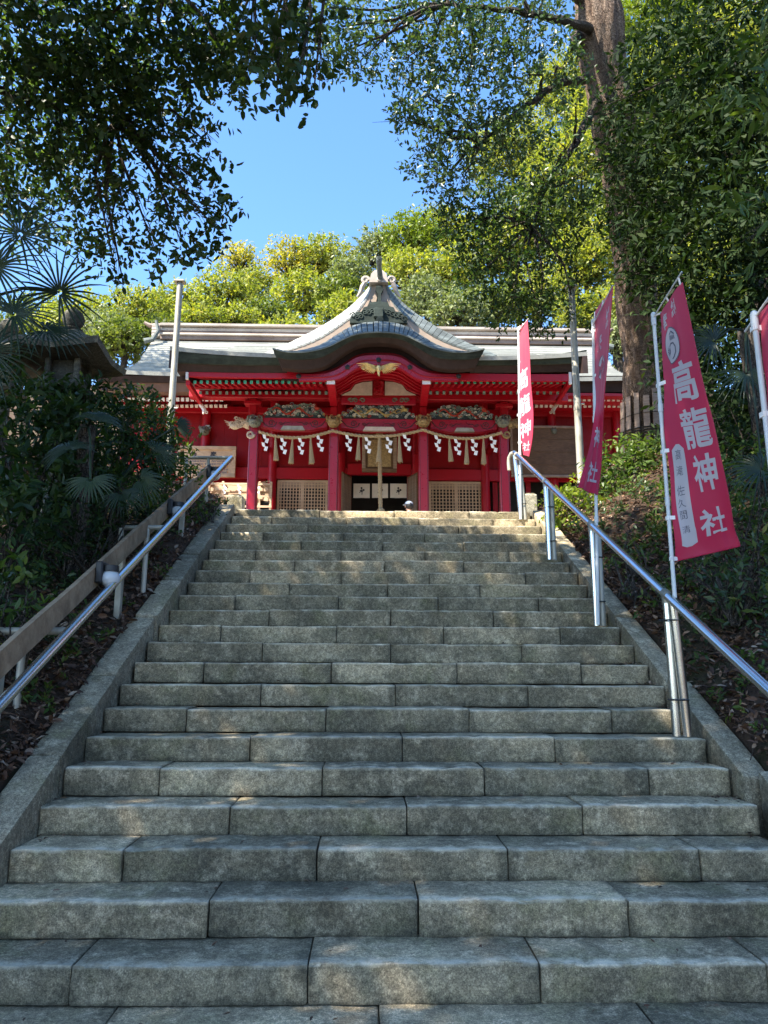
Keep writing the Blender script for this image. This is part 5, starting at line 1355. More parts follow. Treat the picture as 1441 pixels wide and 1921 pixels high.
# prayer tablet rack, left
t = thing('tablet_rack', 'timber rack hung with prayer tablets below the donor board', 'rack', at(445, 962, 20.3))
D = 20.3
for px in (393, 418, 470, 487, 508):
    x = at(px, 930, D).x; m = MB(); m.box(x - .035, x + .035, D - .04, D + .04, ZP, Z(906, D), .008); m.build('upright', M['wood_pale'], t)
for r0 in (908, 931, 950):
    a, b = at(391, r0, D), at(510, r0, D); m = MB(); m.box(a.x, b.x, D - .055, D - .041, a.z - .03, a.z + .03); m.build('cross_rail', M['wood_pale'], t)
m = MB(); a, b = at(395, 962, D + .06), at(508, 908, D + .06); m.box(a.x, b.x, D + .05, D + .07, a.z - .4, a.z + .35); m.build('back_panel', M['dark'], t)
m = MB(); m.box(a.x, b.x, D + .05, D + .065, a.z + .355, b.z); m.build('back_board', M['wood_pale'], t)
r = random.Random(9)
for k in range(22):
    px = 397 + (k % 11) * 10.2; row = 918 + (k // 11) * 17 + r.uniform(-2, 2); c = at(px, row, D - .07); an = r.uniform(-.12, .12)
    pts = [(-.06, -.05), (.06, -.05), (.06, .03), (0, .065), (-.06, .03)]
    m = MB(); m.prism([(c.x + u * cos(an) - v * sin(an), c.z + u * sin(an) + v * cos(an)) for u, v in pts], D - .075, D - .063); m.build('prayer_tablet', M['wood_pale'], t)
# thin rope with paper streamers in front of the rack
t = thing('thin_rope', 'thin cord with small paper streamers strung before the tablet rack', 'rope', at(440, 925, 19.9))
a, b = at(392, 904, 19.9), at(507, 902, 19.9); m = MB(); m.tube([a.lerp(b, k / 14) - Vector((0, 0, .10 * 4 * (k / 14) * (1 - k / 14))) for k in range(15)], .011, 6); m.build('cord', M['straw'], t, smooth=True)
for i, f in enumerate((.27, .50, .80)): shide(a.lerp(b, f) - Vector((0, 0, .07)), .62, 21 + i, t)
# shade cloths low on the left wall : folded white cloth bundle
t = thing('bamboo_pole', 'pale bamboo pole standing at the left end of the tablet rack', 'pole', at(393, 962, 20.1))
q = at(393, 905, 20.1); m = MB(); m.tube([(q.x, q.y, ZP), (q.x, q.y, q.z)], .045, 12); m.build('shaft', M['wood_pale'], t, smooth=True)
for k in range(6):
    z = ZP + .35 + k * .45; m = MB(); m.tube([(q.x, q.y, z), (q.x, q.y, z + .025)], .05, 12); m.build('joint', M['wood_slat'], t, smooth=True)

# ------------------------------------------------------------------ stone lanterns at the left
def lantern(c, s, label):
    """c centre of the roof underside"""
    zb = hgt(c.x, c.y); t = thing('stone_lantern', label, 'stone lantern', (c.x, c.y, zb), 'stone lanterns in the left bushes')
    def roof_ring(w, z, lift): return [Vector((c.x + w * x, c.y + w * y, z + (lift if (x != 0 and y != 0) else 0))) for x, y in ((-1, -1), (0, -1), (1, -1), (1, 0), (1, 1), (0, 1), (-1, 1), (-1, 0))]
    L = [roof_ring(.30 * s, c.z + .02 * s, 0), roof_ring(.74 * s, c.z, .10 * s), roof_ring(.76 * s, c.z + .09 * s, .13 * s), roof_ring(.50 * s, c.z + .27 * s, .05 * s), roof_ring(.30 * s, c.z + .47 * s, 0.01), roof_ring(.17 * s, c.z + .60 * s, 0)]
    m = MB(); vs = [p for r_ in L for p in r_]; fs = [(i * 8 + k, i * 8 + (k + 1) % 8, (i + 1) * 8 + (k + 1) % 8, (i + 1) * 8 + k) for i in range(5) for k in range(8)] + [tuple(range(8))[::-1], tuple(range(40, 48))]
    m.add(vs, fs); m.build('roof', M['lantern'], t)
    m = MB(); m.lathe((c.x, c.y, c.z + .60 * s), [(.15 * s, 0), (.19 * s, .05 * s), (.12 * s, .09 * s), (.17 * s, .17 * s), (.20 * s, .27 * s), (.16 * s, .38 * s), (.02 * s, .50 * s)], 14); m.build('finial', M['lantern'], t, smooth=True)
    w = .25 * s
    for x in (-1, 1):
        for y in (-1, 1): m = MB(); m.box(c.x + x * w - .05 * s, c.x + x * w + .05 * s, c.y + y * w - .05 * s, c.y + y * w + .05 * s, c.z - .42 * s, c.z + .01 * s, .01); m.build('corner_post', M['lantern'], t)
    m = MB(); m.box(c.x - w + .03, c.x + w - .03, c.y - w + .03, c.y + w - .03, c.z - .42 * s, c.z - .0 * s); m.build('fire_box', M['lantern'], t)
    m = MB(); m.box(c.x - .42 * s, c.x + .42 * s, c.y - .42 * s, c.y + .42 * s, c.z - .60 * s, c.z - .425 * s, .03); m.build('platform', M['lantern'], t)
    m = MB(); m.lathe((c.x, c.y, zb - .1), [(.34 * s, 0), (.34 * s, .22), (.20 * s, .3), (.19 * s, c.z - .62 * s - zb), (.3 * s, c.z - .60 * s - zb + .1)], 14); m.build('shaft', M['lantern'], t, smooth=True)
lantern(at(130, 684, 7.4), .59, 'tall dark stone lantern with upturned roof corner against the bright trees')
lantern(at(8, 690, 9.0), .62, 'stone lantern cut by the left edge with its roof below the palm')

# ------------------------------------------------------------------ person walking to the shrine
def person():
    c = at(768.5, 962, 16.3); x, y, z = c.x, c.y, ZP
    hd = at(768.5, 952.5, 16.3); H = hd.z + .12 - z; s = H / 1.72
    t = thing('person', 'person in a pale cap and lilac shirt seen from behind before the doorway', 'person', (x, y, z))
    J = {}; V = []; E = []; Rr = []
    def j(n, px, py, pz, r, par=None):
        J[n] = len(V); V.append((x + px * s, y + py * s, z + pz * s)); Rr.append(r * s)
        if par: E.append((J[par], J[n]))
    j('pel', 0, 0, .93, .155); j('wai', 0, 0, 1.08, .14, 'pel'); j('che', 0, .01, 1.28, .165, 'wai'); j('nb', 0, 0, 1.42, .10, 'che'); j('nk', 0, .01, 1.50, .052, 'nb'); j('h0', -.01, .02, 1.57, .075, 'nk'); j('h1', -.01, .01, 1.66, .085, 'h0')
    for sd, n in ((-1, 'l'), (1, 'r')):
        j('sh' + n, sd * .17, 0, 1.39, .07, 'nb'); j('el' + n, sd * .23, -.02, 1.12, .045, 'sh' + n); j('wr' + n, sd * .22, .12, .90, .028, 'el' + n); j('pa' + n, sd * .215, .17, .83, .03, 'wr' + n)
        for f in range(4): j('f%d' % f + n, sd * (.215 + .0), .145 + .022 * f, .76 - .006 * (f % 3), .009, 'pa' + n); j('g%d' % f + n, sd * .20, .15 + .022 * f, .72, .008, 'f%d' % f + n)
        j('th' + n, sd * .19, .20, .80, .010, 'pa' + n); j('ti' + n, sd * .175, .21, .76, .008, 'th' + n)
        j('hp' + n, sd * .09, 0, .88, .10, 'pel'); j('kn' + n, sd * .10, .03 * sd + .03, .48, .06, 'hp' + n); j('an' + n, sd * .10, -.05 * sd - .02, .09, .04, 'kn' + n); j('to' + n, sd * .11, -.05 * sd + .14, .04, .035, 'an' + n)
    me = bpy.data.meshes.new('body'); me.from_pydata(V, E, []); o = bpy.data.objects.new('body_tmp', me); COL.objects.link(o)
    md = o.modifiers.new('s', 'SKIN'); 
    for i, r in enumerate(Rr): me.skin_vertices[0].data[i].radius = (r, r)
    me.skin_vertices[0].data[0].use_root = True
    ms = o.modifiers.new('u', 'SUBSURF'); ms.levels = 1
    bpy.context.view_layer.update()
    m2 = bpy.data.meshes.new_from_object(o.evaluated_get(bpy.context.evaluated_depsgraph_get())); bpy.data.objects.remove(o)
    for k in ('skin', 'shirt', 'trousers'): m2.materials.append(M[k])
    for p in m2.polygons:
        c_ = p.center; h = (c_.z - z) / s; ax = abs(c_.x - x) / s
        p.material_index = 2 if (h < .98 and ax < .19) else (0 if (h > 1.475 or (ax > .19 and h < 1.2)) else 1); p.use_smooth = True
    org = Vector((x, y, z + .9)); 
    for v in m2.vertices: v.co -= org
    setup(bpy.data.objects.new('body', m2), t, org)
    hc = Vector((x - .01 * s, y + .01, z + 1.64 * s))
    m = MB(); m.ball(hc + Vector((.012, -.014, -.01)), .098 * s, 14, 10, (1, 1.05, 1.0), .02); hr = m.build('hair', M['hair'], t, smooth=True)
    m = MB(); L = []; cc = hc + Vector((-.004, 0, .03 * s))
    for i in range(7):
        b = pi / 2 * i / 6; L.append((.108 * s * cos(b) + .001, .095 * s * sin(b)))
    m.lathe(cc, L, 18); cp = m.build('cap', M['cap'], t, smooth=True)
    m = MB(); m.ball(cc + Vector((-.075 * s, .075 * s, .004)), .075 * s, 12, 6, (1.1, 1.1, .12)); m.build('peak', M['cap'], cp, smooth=True)
    m = MB(); m.ball(cc + Vector((.03 * s, -.100 * s, .012)), .022 * s, 8, 5, (1.2, .3, .7)); m.build('strap_gap', M['hair'], cp, smooth=True)
    m = MB(); m.ball(hc + Vector((-.098 * s, .0, -.02 * s)), .022 * s, 7, 6, (.5, 1, 1.5)); m.build('ear', M['skin'], t, smooth=True)
    m = MB(); m.ball(hc + Vector((-.05 * s, .10 * s, -.03 * s)), .018 * s, 7, 6, (.8, 1, 1.2)); m.ball(hc + Vector((-.03 * s, .075 * s, -.07 * s)), .05 * s, 8, 6); m.build('face', M['skin'], t, smooth=True)
person()
COL.objects.unlink(_fo); bpy.data.objects.remove(_fo)
# ------------------------------------------------------------------ trees and plants
def blob(px, py, rp, D, per=8, leaf=.09, dens_=1.0, asp=.42, tw=.22, droop=.25, deep=1.0, shell=0.0, out=.7, up=.6):
    c = at(px, py, D); zc = (c - CAMP).length; r = rp * zc / FPX
    area = pi * r * r; n = int(dens_ * 2.2 * area / (leaf * leaf * asp * per)) + 3
    return sprigs(c, (r, r * deep, r), n, per, leaf, asp, tw, out, droop, up, shell), c, r
def crown(tree, blobs, mat, name='crown', trunkp=None, quad=False, bark='bark_dark', br=.03, **kw):
    L = []; cs = []
    for b in blobs:
        k = dict(kw); b_ = list(b)
        if len(b_) > 4: k['dens_'] = b_[4]
        a, c, r = blob(*b_[:4], **k); L.append(a); cs.append((c, r))
    P, D, N, Ln, W, T = cat_(L); o = leaf_mesh(name, P, D, N, Ln, W, T, M[mat], tree, quad=quad)
    if trunkp is not None:
        m = MB()
        for c, r in cs:
            q = min(trunkp, key=lambda t: (t - c).length - t.z * .15); mid = q.lerp(c, .5) + Vector((random.uniform(-.2, .2), random.uniform(-.2, .2), random.uniform(-.1, .35)))
            m.tube([q, q.lerp(mid, .5) + Vector((0, 0, .08)), mid, c], [br * 1.5, br * 1.2, br, br * .35], 6)
            for k in range(5):
                e = c + Vector([random.gauss(0, .5) for _ in range(3)]) * r; s = mid.lerp(c, random.random()); m.tube([s, s.lerp(e, .5) + Vector((0, 0, .05)), e], [br * .35, br * .25, br * .1], 4)
        m.build('branches', M[bark], tree, smooth=True, kind='stuff')
    return o, cs
def trunk(tree, pts, rad, mat='bark_dark', n=14, name='trunk', rough=.03):
    K = 8 * (len(pts) - 1); P = [bez(pts, i / K) for i in range(K + 1)]; f = lambda t: rad[0] + (rad[1] - rad[0]) * t
    m = MB(); m.tube(P, [f(i / K) * (1 + random.uniform(-rough, rough)) for i in range(K + 1)], n)
    return m.build(name, M[mat], tree, smooth=True)

# --- great tree on the right with the slatted foot
TB = [(1211, 850, 13.2), (1209, 740, 13.05), (1204, 640, 12.8), (1192, 540, 12.5), (1186, 450, 12.2), (1172, 350, 11.9), (1152, 230, 11.5), (1132, 120, 11.2), (1120, 0, 10.9), (1108, -160, 10.5)]
tp = [at(*q) for q in TB]; z0 = hgt(tp[0].x, tp[0].y)
tp = [Vector((tp[0].x + .02, tp[0].y + .02, min(z0 - .25, tp[0].z - .3)))] + tp
big = thing('great_tree', 'great old leaning tree with slatted foot and furrowed trunk right of the shrine', 'tree', (tp[0].x, tp[0].y, z0))
K = 260; P = [bez(tp, i / K) for i in range(K + 1)]; m = MB(); rad = []
for i in range(K + 1):
    t = i / K; rad.append(1.12 * (.29 + .04 * math.exp(-t * 9) + .05 * t + .012 * sin(t * 40)) * (1 + (.10 * math.exp(-((t - .86) / .03) ** 2))))
m.tube(P, rad, 72)
vv = []
for i, v in enumerate(m.v):
    v = Vector(v); k = i // 72; a = (i % 72) / 72 * 2 * pi; c = P[min(k, K)]; d = (v - c); q = 1 + .035 * sin(a * 9 + k * .04) + .03 * abs(sin(a * 14 + 1.5 * sin(k * .09))) + .05 * _n(a * 3, k * .07, 1.3) + .035 * _n(a * 11, k * .16, 1.9) + random.uniform(-.008, .008)
    vv.append(c + d * q)
m.v = vv; m.build('trunk', M['bark'], big, smooth='all')
m = MB()
BR = [[(1160, 165, 11.4), (1105, 150, 11.2), (1045, 160, 11.0), (1000, 190, 10.8), (950, 225, 10.7), (905, 268, 10.6)], [(1150, 175, 11.4), (1120, 190, 11.2), (1095, 240, 11.1), (1070, 285, 11.0), (1035, 330, 10.9), (1015, 375, 10.9), (1000, 430, 10.8)],
      [(1170, 300, 11.8), (1200, 270, 11.2), (1260, 200, 10.8)], [(1125, 20, 11), (1040, -20, 10.5), (900, -40, 10)], [(1125, 60, 11), (1060, 40, 10.4), (960, 20, 10), (840, 10, 9.8)]]
brp = []
for b in BR:
    pts = [at(*q) for q in b]; K = 24; PP = [bez(pts, i / K) + Vector((0, 0, .02 * sin(i * 1.7))) for i in range(K + 1)]; brp += PP
    m.tube(PP, [.095 - .075 * i / K for i in range(K + 1)], 9)
q = at(1082, 70, 11.0); m.tube([at(1110, 60, 11.05), q, at(1076, 90, 10.9)], [.16, .13, .06], 9)
m.build('boughs', M['bark_dark'], big, smooth=True)
crown(big, [(640, 50, 55, 9.5), (610, 15, 50, 9.5), (720, 50, 70, 9.8), (672, 118, 34, 9.8), (640, 100, 30, 9.6, .8), (760, 110, 45, 10), (820, 50, 80, 10), (905, 60, 80, 10.4), (990, 50, 70, 10.8, .7), (1060, 130, 45, 10.6, .8),
            (880, 150, 70, 10.4), (800, 180, 55, 10), (765, 225, 33, 9.9), (830, 250, 62, 10.2), (800, 300, 36, 10), (900, 240, 70, 10.5, .8), (985, 140, 55, 10.7, .8), (950, 235, 40, 10.2, .9), (1065, 275, 34, 10.3, .9), (1025, 350, 40, 10.3, .9), (1080, 200, 34, 10.3, .8), (1000, 30, 50, 10, .8), (860, 20, 50, 9.6, .8), (1095, 330, 34, 10.4, .8), (960, 300, 75, 10.8, .8), (865, 345, 50, 10.4), (815, 350, 30, 10.1)],
      'leaf_mid', trunkp=brp, leaf=.085, asp=.45, dens_=.92, deep=1.0, tw=.25, br=.022)
crown(big, [(880, 400, 55, 10.4), (850, 430, 30, 10.2), (900, 460, 55, 10.4), (960, 420, 75, 10.6), (1040, 420, 60, 10.8, .6), (890, 520, 45, 10.4), (950, 520, 60, 10.6), (1020, 520, 60, 10.8, .8), (960, 580, 40, 10.6), (1010, 590, 34, 10.6), (1075, 570, 45, 10.9, .7), (1080, 480, 55, 11, .6), (1060, 350, 55, 11, .6), (1010, 610, 20, 10.6)],
      'leaf_dark', name='lower_crown', trunkp=brp, leaf=.085, asp=.42, dens_=.95, droop=.6, br=.018)
# slats round the foot
t = thing('slat_wrap', 'weathered timber slats bound with rope round the foot of the great tree', 'tree guard', (P[16].x, P[16].y, z0))
ba, bb = at(1211, 850, 13.2), at(1209, 752, 13.1)
for k in range(16):
    a = 2 * pi * k / 16 + .1; jx = random.uniform(-.05, .06); o1 = Vector((cos(a), sin(a), 0)) * .44; o2 = Vector((cos(a), sin(a), 0)) * .42
    m = MB(); tg = Vector((-sin(a), cos(a), 0)); m.bar(ba + o1 + Vector((0, 0, -.45)), bb + o2 + Vector((0, 0, .05 + jx * 2)), .024, random.uniform(.085, .125), up=tuple(tg)); m.build('slat', M['wood_slat'], t)
for z, rr in ((.24, .475), (.29, .48), (.34, .475), (.39, .47), (.66, .455)):
    c = ba.lerp(bb, z); pts = [c + Vector((cos(a) * rr, sin(a) * rr, .04 * sin(a + 1))) for a in [2 * pi * i / 32 for i in range(33)]]; m = MB(); m.tube(pts, .014 if z < .5 else .006, 6); m.build('binding_rope', M['bark_dark'], t, smooth=True)

# --- left canopy tree, reaches out over the stair
lt = thing('camphor_tree', 'dark broadleaf tree reaching over the left side of the stair against the sky', 'tree', (-6.2, 3.2, hgt(-6.2, 3.2)))
tpt = [Vector((-6.2, 3.2, hgt(-6.2, 3.2) - .2)), Vector((-6.0, 3.3, 2.5)), Vector((-5.6, 3.4, 5)), Vector((-5.0, 3.3, 7.5)), Vector((-4.3, 3.0, 10))]
trunk(lt, tpt, (.32, .16), n=16)
bl = []
for b in ([(-5.5, 3.4, 5.2), (-4.6, 4.6, 6.2), (-3.6, 5.6, 6.6), (-2.4, 6.5, 6.9)], [(-5.7, 3.4, 4.4), (-5.0, 5.2, 5.4), (-4.2, 6.9, 6.0), (-3.2, 7.6, 6.2)], [(-5.2, 3.3, 6.5), (-3.6, 4.6, 7.0), (-1.8, 5.6, 7.0), (-.9, 6.0, 6.8)], [(-5.8, 3.4, 3.8), (-5.8, 5.6, 5), (-5.6, 7.4, 5.6)]):
    pts = [Vector(q) for q in b]; K = 16; PP = [bez(pts, i / K) for i in range(K + 1)]; bl += PP
    m = MB(); m.tube(PP, [.10 - .08 * i / K for i in range(K + 1)], 8); m.build('bough', M['bark_dark'], lt, smooth=True)
crown(lt, [(340, 160, 60, 7.2), (400, 130, 45, 7), (330, 260, 55, 7.4), (390, 270, 34, 7.2), (300, 330, 60, 7.6), (375, 340, 40, 7.3), (380, 400, 45, 7.4), (410, 430, 32, 7.3), (320, 420, 50, 7.5), (290, 465, 38, 7.6, .8), (340, 455, 22, 7.4), (240, 400, 60, 7.8, .8), (200, 440, 50, 8, .7), (165, 400, 55, 8, .7), (215, 500, 28, 7.8), (232, 535, 13, 7.8), (260, 270, 70, 7.6), (180, 300, 80, 7.8, .8), (100, 330, 90, 8, .8), (30, 350, 80, 8, .8)],
      'leaf_dark', trunkp=bl, leaf=.084, asp=.54, dens_=.85, br=.018, tw=.26, droop=.35)
crown(lt, [(60, 60, 120, 6.6), (180, 60, 110, 6.6), (290, 60, 90, 6.6), (370, 60, 70, 6.5), (440, 60, 70, 6.4), (510, 55, 60, 5.8), (545, 60, 45, 5.2), (580, 15, 40, 5.2), (430, 125, 38, 6.5), (230, 160, 90, 7), (120, 190, 110, 7, .9), (30, 200, 100, 7, .9), (560, 140, 28, 5.0), (590, 160, 18, 5.0), (520, 150, 20, 5.2, .7), (480, 110, 30, 5.8)],
      'leaf_dark', name='upper_crown', trunkp=bl, leaf=.088, asp=.54, dens_=1.4, br=.018, tw=.26, droop=.3)
# overhanging part of the same tree above the stair (shades the steps)
L = []
for x, y, z, r, d_ in [(-8.6, -1.5, 7.5, 2.0, 1), (-8.8, 1.5, 7.5, 2.0, 1), (-8.8, 4.4, 7.6, 1.9, 1), (-8.4, 7.2, 7.6, 1.8, .9), (-6.4, -1.6, 8.2, 1.9, 1), (-6.4, .8, 8.4, 1.8, 1), (-6.2, 3.2, 8.2, 1.8, 1), (-6.4, 5.6, 8.2, 1.6, .6), (-4.2, -1.8, 8.4, 1.9, 1), (-4.2, .4, 8.6, 1.7, .95), (-4.2, 2.5, 8.6, 1.7, .95), (-4.0, 4.6, 8.4, 1.5, .9), (-2.0, -1.6, 8.6, 1.8, .9), (-2.0, .6, 8.6, 1.6, .9), (-1.9, 2.7, 8.7, 1.5, .9), (-2.2, 4.4, 8.6, 1.1, .8), (0, -.6, 8.6, 1.6, .9), (0, 1.6, 8.7, 1.5, .9), (.2, 3.4, 9.0, 1.2, .8), (-.2, 5.0, 9.2, .9, .7), (1.8, .6, 9, 1.4, .8), (1.9, 2.6, 9.2, 1.1, .7)]:
    L.append(sprigs((x, y, z), (r, r, r * .6), int((420 if y < 4 else 240) * r * r * d_), 8, .15, .5, .35))
P_, D_, N_, L_, W_, T_ = cat_(L); leaf_mesh('overhead_crown', P_, D_, N_, L_, W_, T_, M['leaf_dark'], lt, quad=True)

# --- second tree on the left, farther, seen through the first one
b2 = thing('background_tree', 'mid green tree behind the palms at the far left', 'tree', (-9.5, 11, hgt(-9.5, 11)))
tt = [Vector((-9.5, 11, hgt(-9.5, 11) - .2)), Vector((-9.3, 11, 6)), Vector((-9, 11, 12))]; trunk(b2, tt, (.3, .12))
crown(b2, [(60, 60, 120, 12), (180, 120, 90, 12, .7), (40, 220, 110, 12), (120, 300, 80, 12, .7), (30, 380, 80, 12, .6), (120, 430, 40, 12, .4), (300, 40, 80, 12, .6)], 'leaf_shrub', trunkp=[bez(tt, i / 8) for i in range(3, 9)], leaf=.14, asp=.45, dens_=.6, quad=True, br=.03)

L = []  # high crown out of view, added to shade the curved gable and left wing
for x, y, z, r, d_ in [(-8.2, 11.9, 16.5, 1.6, 1), (-6.4, 11.8, 17.0, 1.5, 1), (-4.6, 11.7, 17.2, 1.2, .9), (-9.9, 12.0, 15.5, 1.7, 1), (-12.6, 17.6, 16.5, 2.2, .8), (-11.0, 16.4, 17.0, 1.3, .7)]:
    L.append(sprigs((x, y, z), (r, r * .75, r * .7), int(150 * r * r * d_), 8, .17, .5, .35))
P_, D_, N_, L_, W_, T_ = cat_(L); leaf_mesh('top_crown', P_, D_, N_, L_, W_, T_, M['leaf_shrub'], b2, quad=True)
m = MB(); m.tube([(-9, 11, 11), (-8.8, 11.5, 14), (-7, 11.8, 16.8), (-4.8, 11.8, 17.2)], [.13, .11, .07, .03], 8); m.tube([(-9, 11, 11.5), (-10.5, 14, 15), (-12.4, 17.4, 16.5)], [.12, .09, .04], 8); m.build('bough', M['bark_dark'], b2, smooth=True)

# --- dark evergreens on the right bank
def bank_tree(label, base, blobs, mat, leaf, asp, dens_, lean=(0, 0), rad=.18, quad=True, name='evergreen_tree', droop=.6, up=.4, tw=.3, group='evergreens on the right bank'):
    zb = hgt(*base); t = thing(name, label, 'tree', (base[0], base[1], zb), group)
    top = max(at(b[0], b[1], b[3]).z for b in blobs); tt = [Vector((base[0], base[1], zb - .2)), Vector((base[0] + lean[0] * .4, base[1] + lean[1] * .4, (zb + top) / 2)), Vector((base[0] + lean[0], base[1] + lean[1], top))]
    trunk(t, tt, (rad, rad * .35)); crown(t, blobs, mat, trunkp=[bez(tt, i / 12) for i in range(2, 13)], leaf=leaf, asp=asp, dens_=dens_, quad=quad, droop=droop, up=up, tw=tw, br=.016); return t
bank_tree('dark drooping evergreen just right of the great trunk', (5.6, 10.2), [(1195, 250, 60, 10.6), (1225, 360, 70, 10.4), (1240, 450, 60, 10), (1215, 170, 50, 10.6), (1250, 110, 70, 10.4), (1180, 380, 32, 10.4), (1262, 540, 45, 9.8), (1255, 280, 60, 10), (1170, 215, 22, 10.6), (1240, 480, 60, 10)], 'leaf_deep', .14, .32, 1.9)
bank_tree('dark ivy-hung branches crossing in front of the middle of the great trunk', (5.2, 9.2), [(1160, 240, 34, 9.6), (1185, 300, 40, 9.6), (1150, 330, 26, 9.8, .7), (1195, 380, 46, 9.6), (1175, 440, 36, 9.6), (1200, 480, 34, 9.6), (1130, 200, 20, 9.8, .6), (1215, 540, 26, 9.6, .8), (1180, 520, 16, 9.8, .6)], 'leaf_deep', .11, .32, 1.3, rad=.06)
bank_tree('tall dark evergreen filling the upper right corner', (6.3, 7.8), [(1300, 60, 90, 9), (1350, 150, 90, 8.6), (1430, 60, 90, 8.2), (1310, 250, 90, 9), (1400, 250, 90, 8.4), (1330, 350, 80, 8.8), (1430, 380, 90, 8), (1290, 440, 60, 9), (1380, 470, 80, 8.4), (1450, 180, 60, 8)], 'leaf_deep', .14, .32, 1.9)
bank_tree('dark bushy evergreen behind the large banner', (6.6, 8.6), [(1320, 540, 80, 9), (1400, 590, 80, 8.6), (1300, 640, 70, 9.2), (1370, 700, 80, 8.8), (1440, 720, 80, 8.2), (1300, 740, 60, 9.2), (1270, 590, 40, 9.6), (1440, 500, 60, 8.2), (1280, 690, 50, 9.4)], 'leaf_deep', .12, .36, 1.9)
bank_tree('long leaved branches hanging in at the right edge', (4.9, 4.9), [(1410, 140, 50, 5.6, .6), (1440, 210, 50, 5.6, .6), (1430, 420, 50, 5.6, .5), (1445, 80, 50, 5.6, .5), (1450, 330, 30, 5.6, .5)], 'leaf_shrub', .16, .24, .5, quad=False, rad=.09, group=None)
def shrub(label, blobs, mat, leaf, asp, dens_, quad=True, name='shrub', tw=.16, up=.5, group=None, droop=-.1, stems=True):
    cs = [at(b[0], b[1], b[3]) for b in blobs]; lo = min(cs, key=lambda c: c.z); mx_ = sum((c.x for c in cs)) / len(cs); my = sum(c.y for c in cs) / len(cs); zb = hgt(mx_, my)
    t = thing(name, label, 'shrub', (mx_, my, zb), group)
    L = []; m = MB()
    for b in blobs:
        a, c, r = blob(*b[:4], leaf=leaf, asp=asp, dens_=dens_ * (b[4] if len(b) > 4 else 1), tw=tw, up=up, droop=droop, per=7); L.append(a)
        for k in range(4):
            s = Vector((mx_ + random.uniform(-.2, .2), my + random.uniform(-.2, .2), zb - .05)); e = c + Vector([random.gauss(0, .4) for _ in range(3)]) * r
            m.tube([s, s.lerp(e, .5) + Vector((random.uniform(-.1, .1), 0, .1)), e], [.014, .009, .003], 5)
    P, D, N, Ln, W, T = cat_(L); leaf_mesh('foliage', P, D, N, Ln, W, T, M[mat], t, quad=quad)
    m.build('stems', M['bark_dark'], t, smooth=True); return t
GR = 'shrubs on the right bank'
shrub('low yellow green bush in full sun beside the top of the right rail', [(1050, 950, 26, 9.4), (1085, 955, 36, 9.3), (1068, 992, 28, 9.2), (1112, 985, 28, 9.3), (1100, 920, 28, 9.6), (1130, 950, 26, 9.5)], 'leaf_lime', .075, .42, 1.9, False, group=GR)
shrub('leafy green bush between the second banner and the great tree', [(1160, 870, 46, 9.8), (1195, 900, 50, 9.8), (1135, 905, 34, 9.6), (1170, 935, 34, 9.4), (1225, 870, 44, 10), (1215, 945, 44, 9.6), (1150, 960, 34, 9.3), (1190, 985, 34, 9.2), (1245, 900, 30, 9.8)], 'leaf_shrub', .085, .40, 2.0, False, group=GR)
shrub('dark shrub low behind the foot of the large banner', [(1300, 880, 46, 7.6), (1250, 930, 34, 8.2), (1340, 930, 50, 7.2), (1400, 900, 60, 7), (1290, 990, 34, 7.4), (1235, 1000, 28, 8, .6)], 'leaf_shrub', .09, .36, 1.0, True, group=GR)
shrub('dark green undergrowth at the right edge above the handrail', [(1400, 1010, 55, 6), (1440, 940, 50, 6), (1340, 1040, 40, 6.2, .8), (1445, 1080, 50, 5.4), (1390, 1100, 40, 5.6, .6), (1300, 1080, 30, 6.4, .5)], 'leaf_mid', .08, .34, .9, True, group=GR)
shrub('shaded bush high on the right bank under the evergreens', [(1330, 800, 60, 8.4), (1400, 800, 70, 8), (1440, 850, 60, 7.4), (1270, 830, 40, 9, .8)], 'leaf_deep', .10, .36, 1.0, True, group=GR)
shrub('sprawling low plants across the right bank beside the second banner pole', [(1180, 1010, 26, 7.8, .5), (1160, 1050, 20, 7.4, .5), (1210, 1060, 24, 7.2, .5), (1240, 1130, 24, 6.4, .5), (1190, 1130, 14, 6.6, .5)], 'leaf_shrub', .06, .34, .5, True, group=GR)
GLS = 'shrubs in the left bushes'
shrub('dense dark shrub filling the left edge below the lantern', [(40, 790, 70, 6.6), (110, 820, 70, 6.6), (60, 890, 70, 6.2), (20, 730, 55, 7), (20, 960, 70, 5.8), (120, 740, 40, 7, .7)], 'leaf_dark', .10, .36, 1.7, False, group=GLS)
shrub('dark green shrub in front of the left wing of the shrine', [(190, 800, 60, 7.6), (250, 800, 55, 8), (210, 870, 65, 7.4), (150, 900, 60, 6.8), (280, 850, 50, 8), (240, 745, 28, 8.2, .6), (130, 760, 40, 7, 1), (170, 745, 30, 7.2, .8)], 'leaf_dark', .085, .34, 1.9, False, group=GLS)
shrub('brighter leafy shrub beside the left flag pole', [(290, 790, 34, 8.8), (318, 830, 34, 8.8), (310, 885, 40, 8.6), (262, 770, 26, 8.8, .8), (340, 905, 22, 8.8, .8), (200, 770, 30, 8.6, .7), (275, 920, 40, 8.2)], 'leaf_shrub', .08, .36, 1.7, False, group=GLS)
shrub('brownish tangled undergrowth behind the plank', [(200, 950, 55, 6.8, .7), (110, 980, 60, 6.2, .8), (270, 980, 34, 7.6, .7), (160, 1020, 40, 6.4, .5), (60, 1030, 50, 5.6, .7)], 'leaf_deep', .075, .3, 1.2, True, group=GLS)
shrub('fresh green low bush beside the stone post at the head of the left kerb', [(385, 965, 17, 9.2), (360, 975, 16, 9), (402, 955, 12, 9.4), (345, 1000, 15, 8.8, .6)], 'leaf_shrub', .055, .4, 1.0, False, group=GLS)
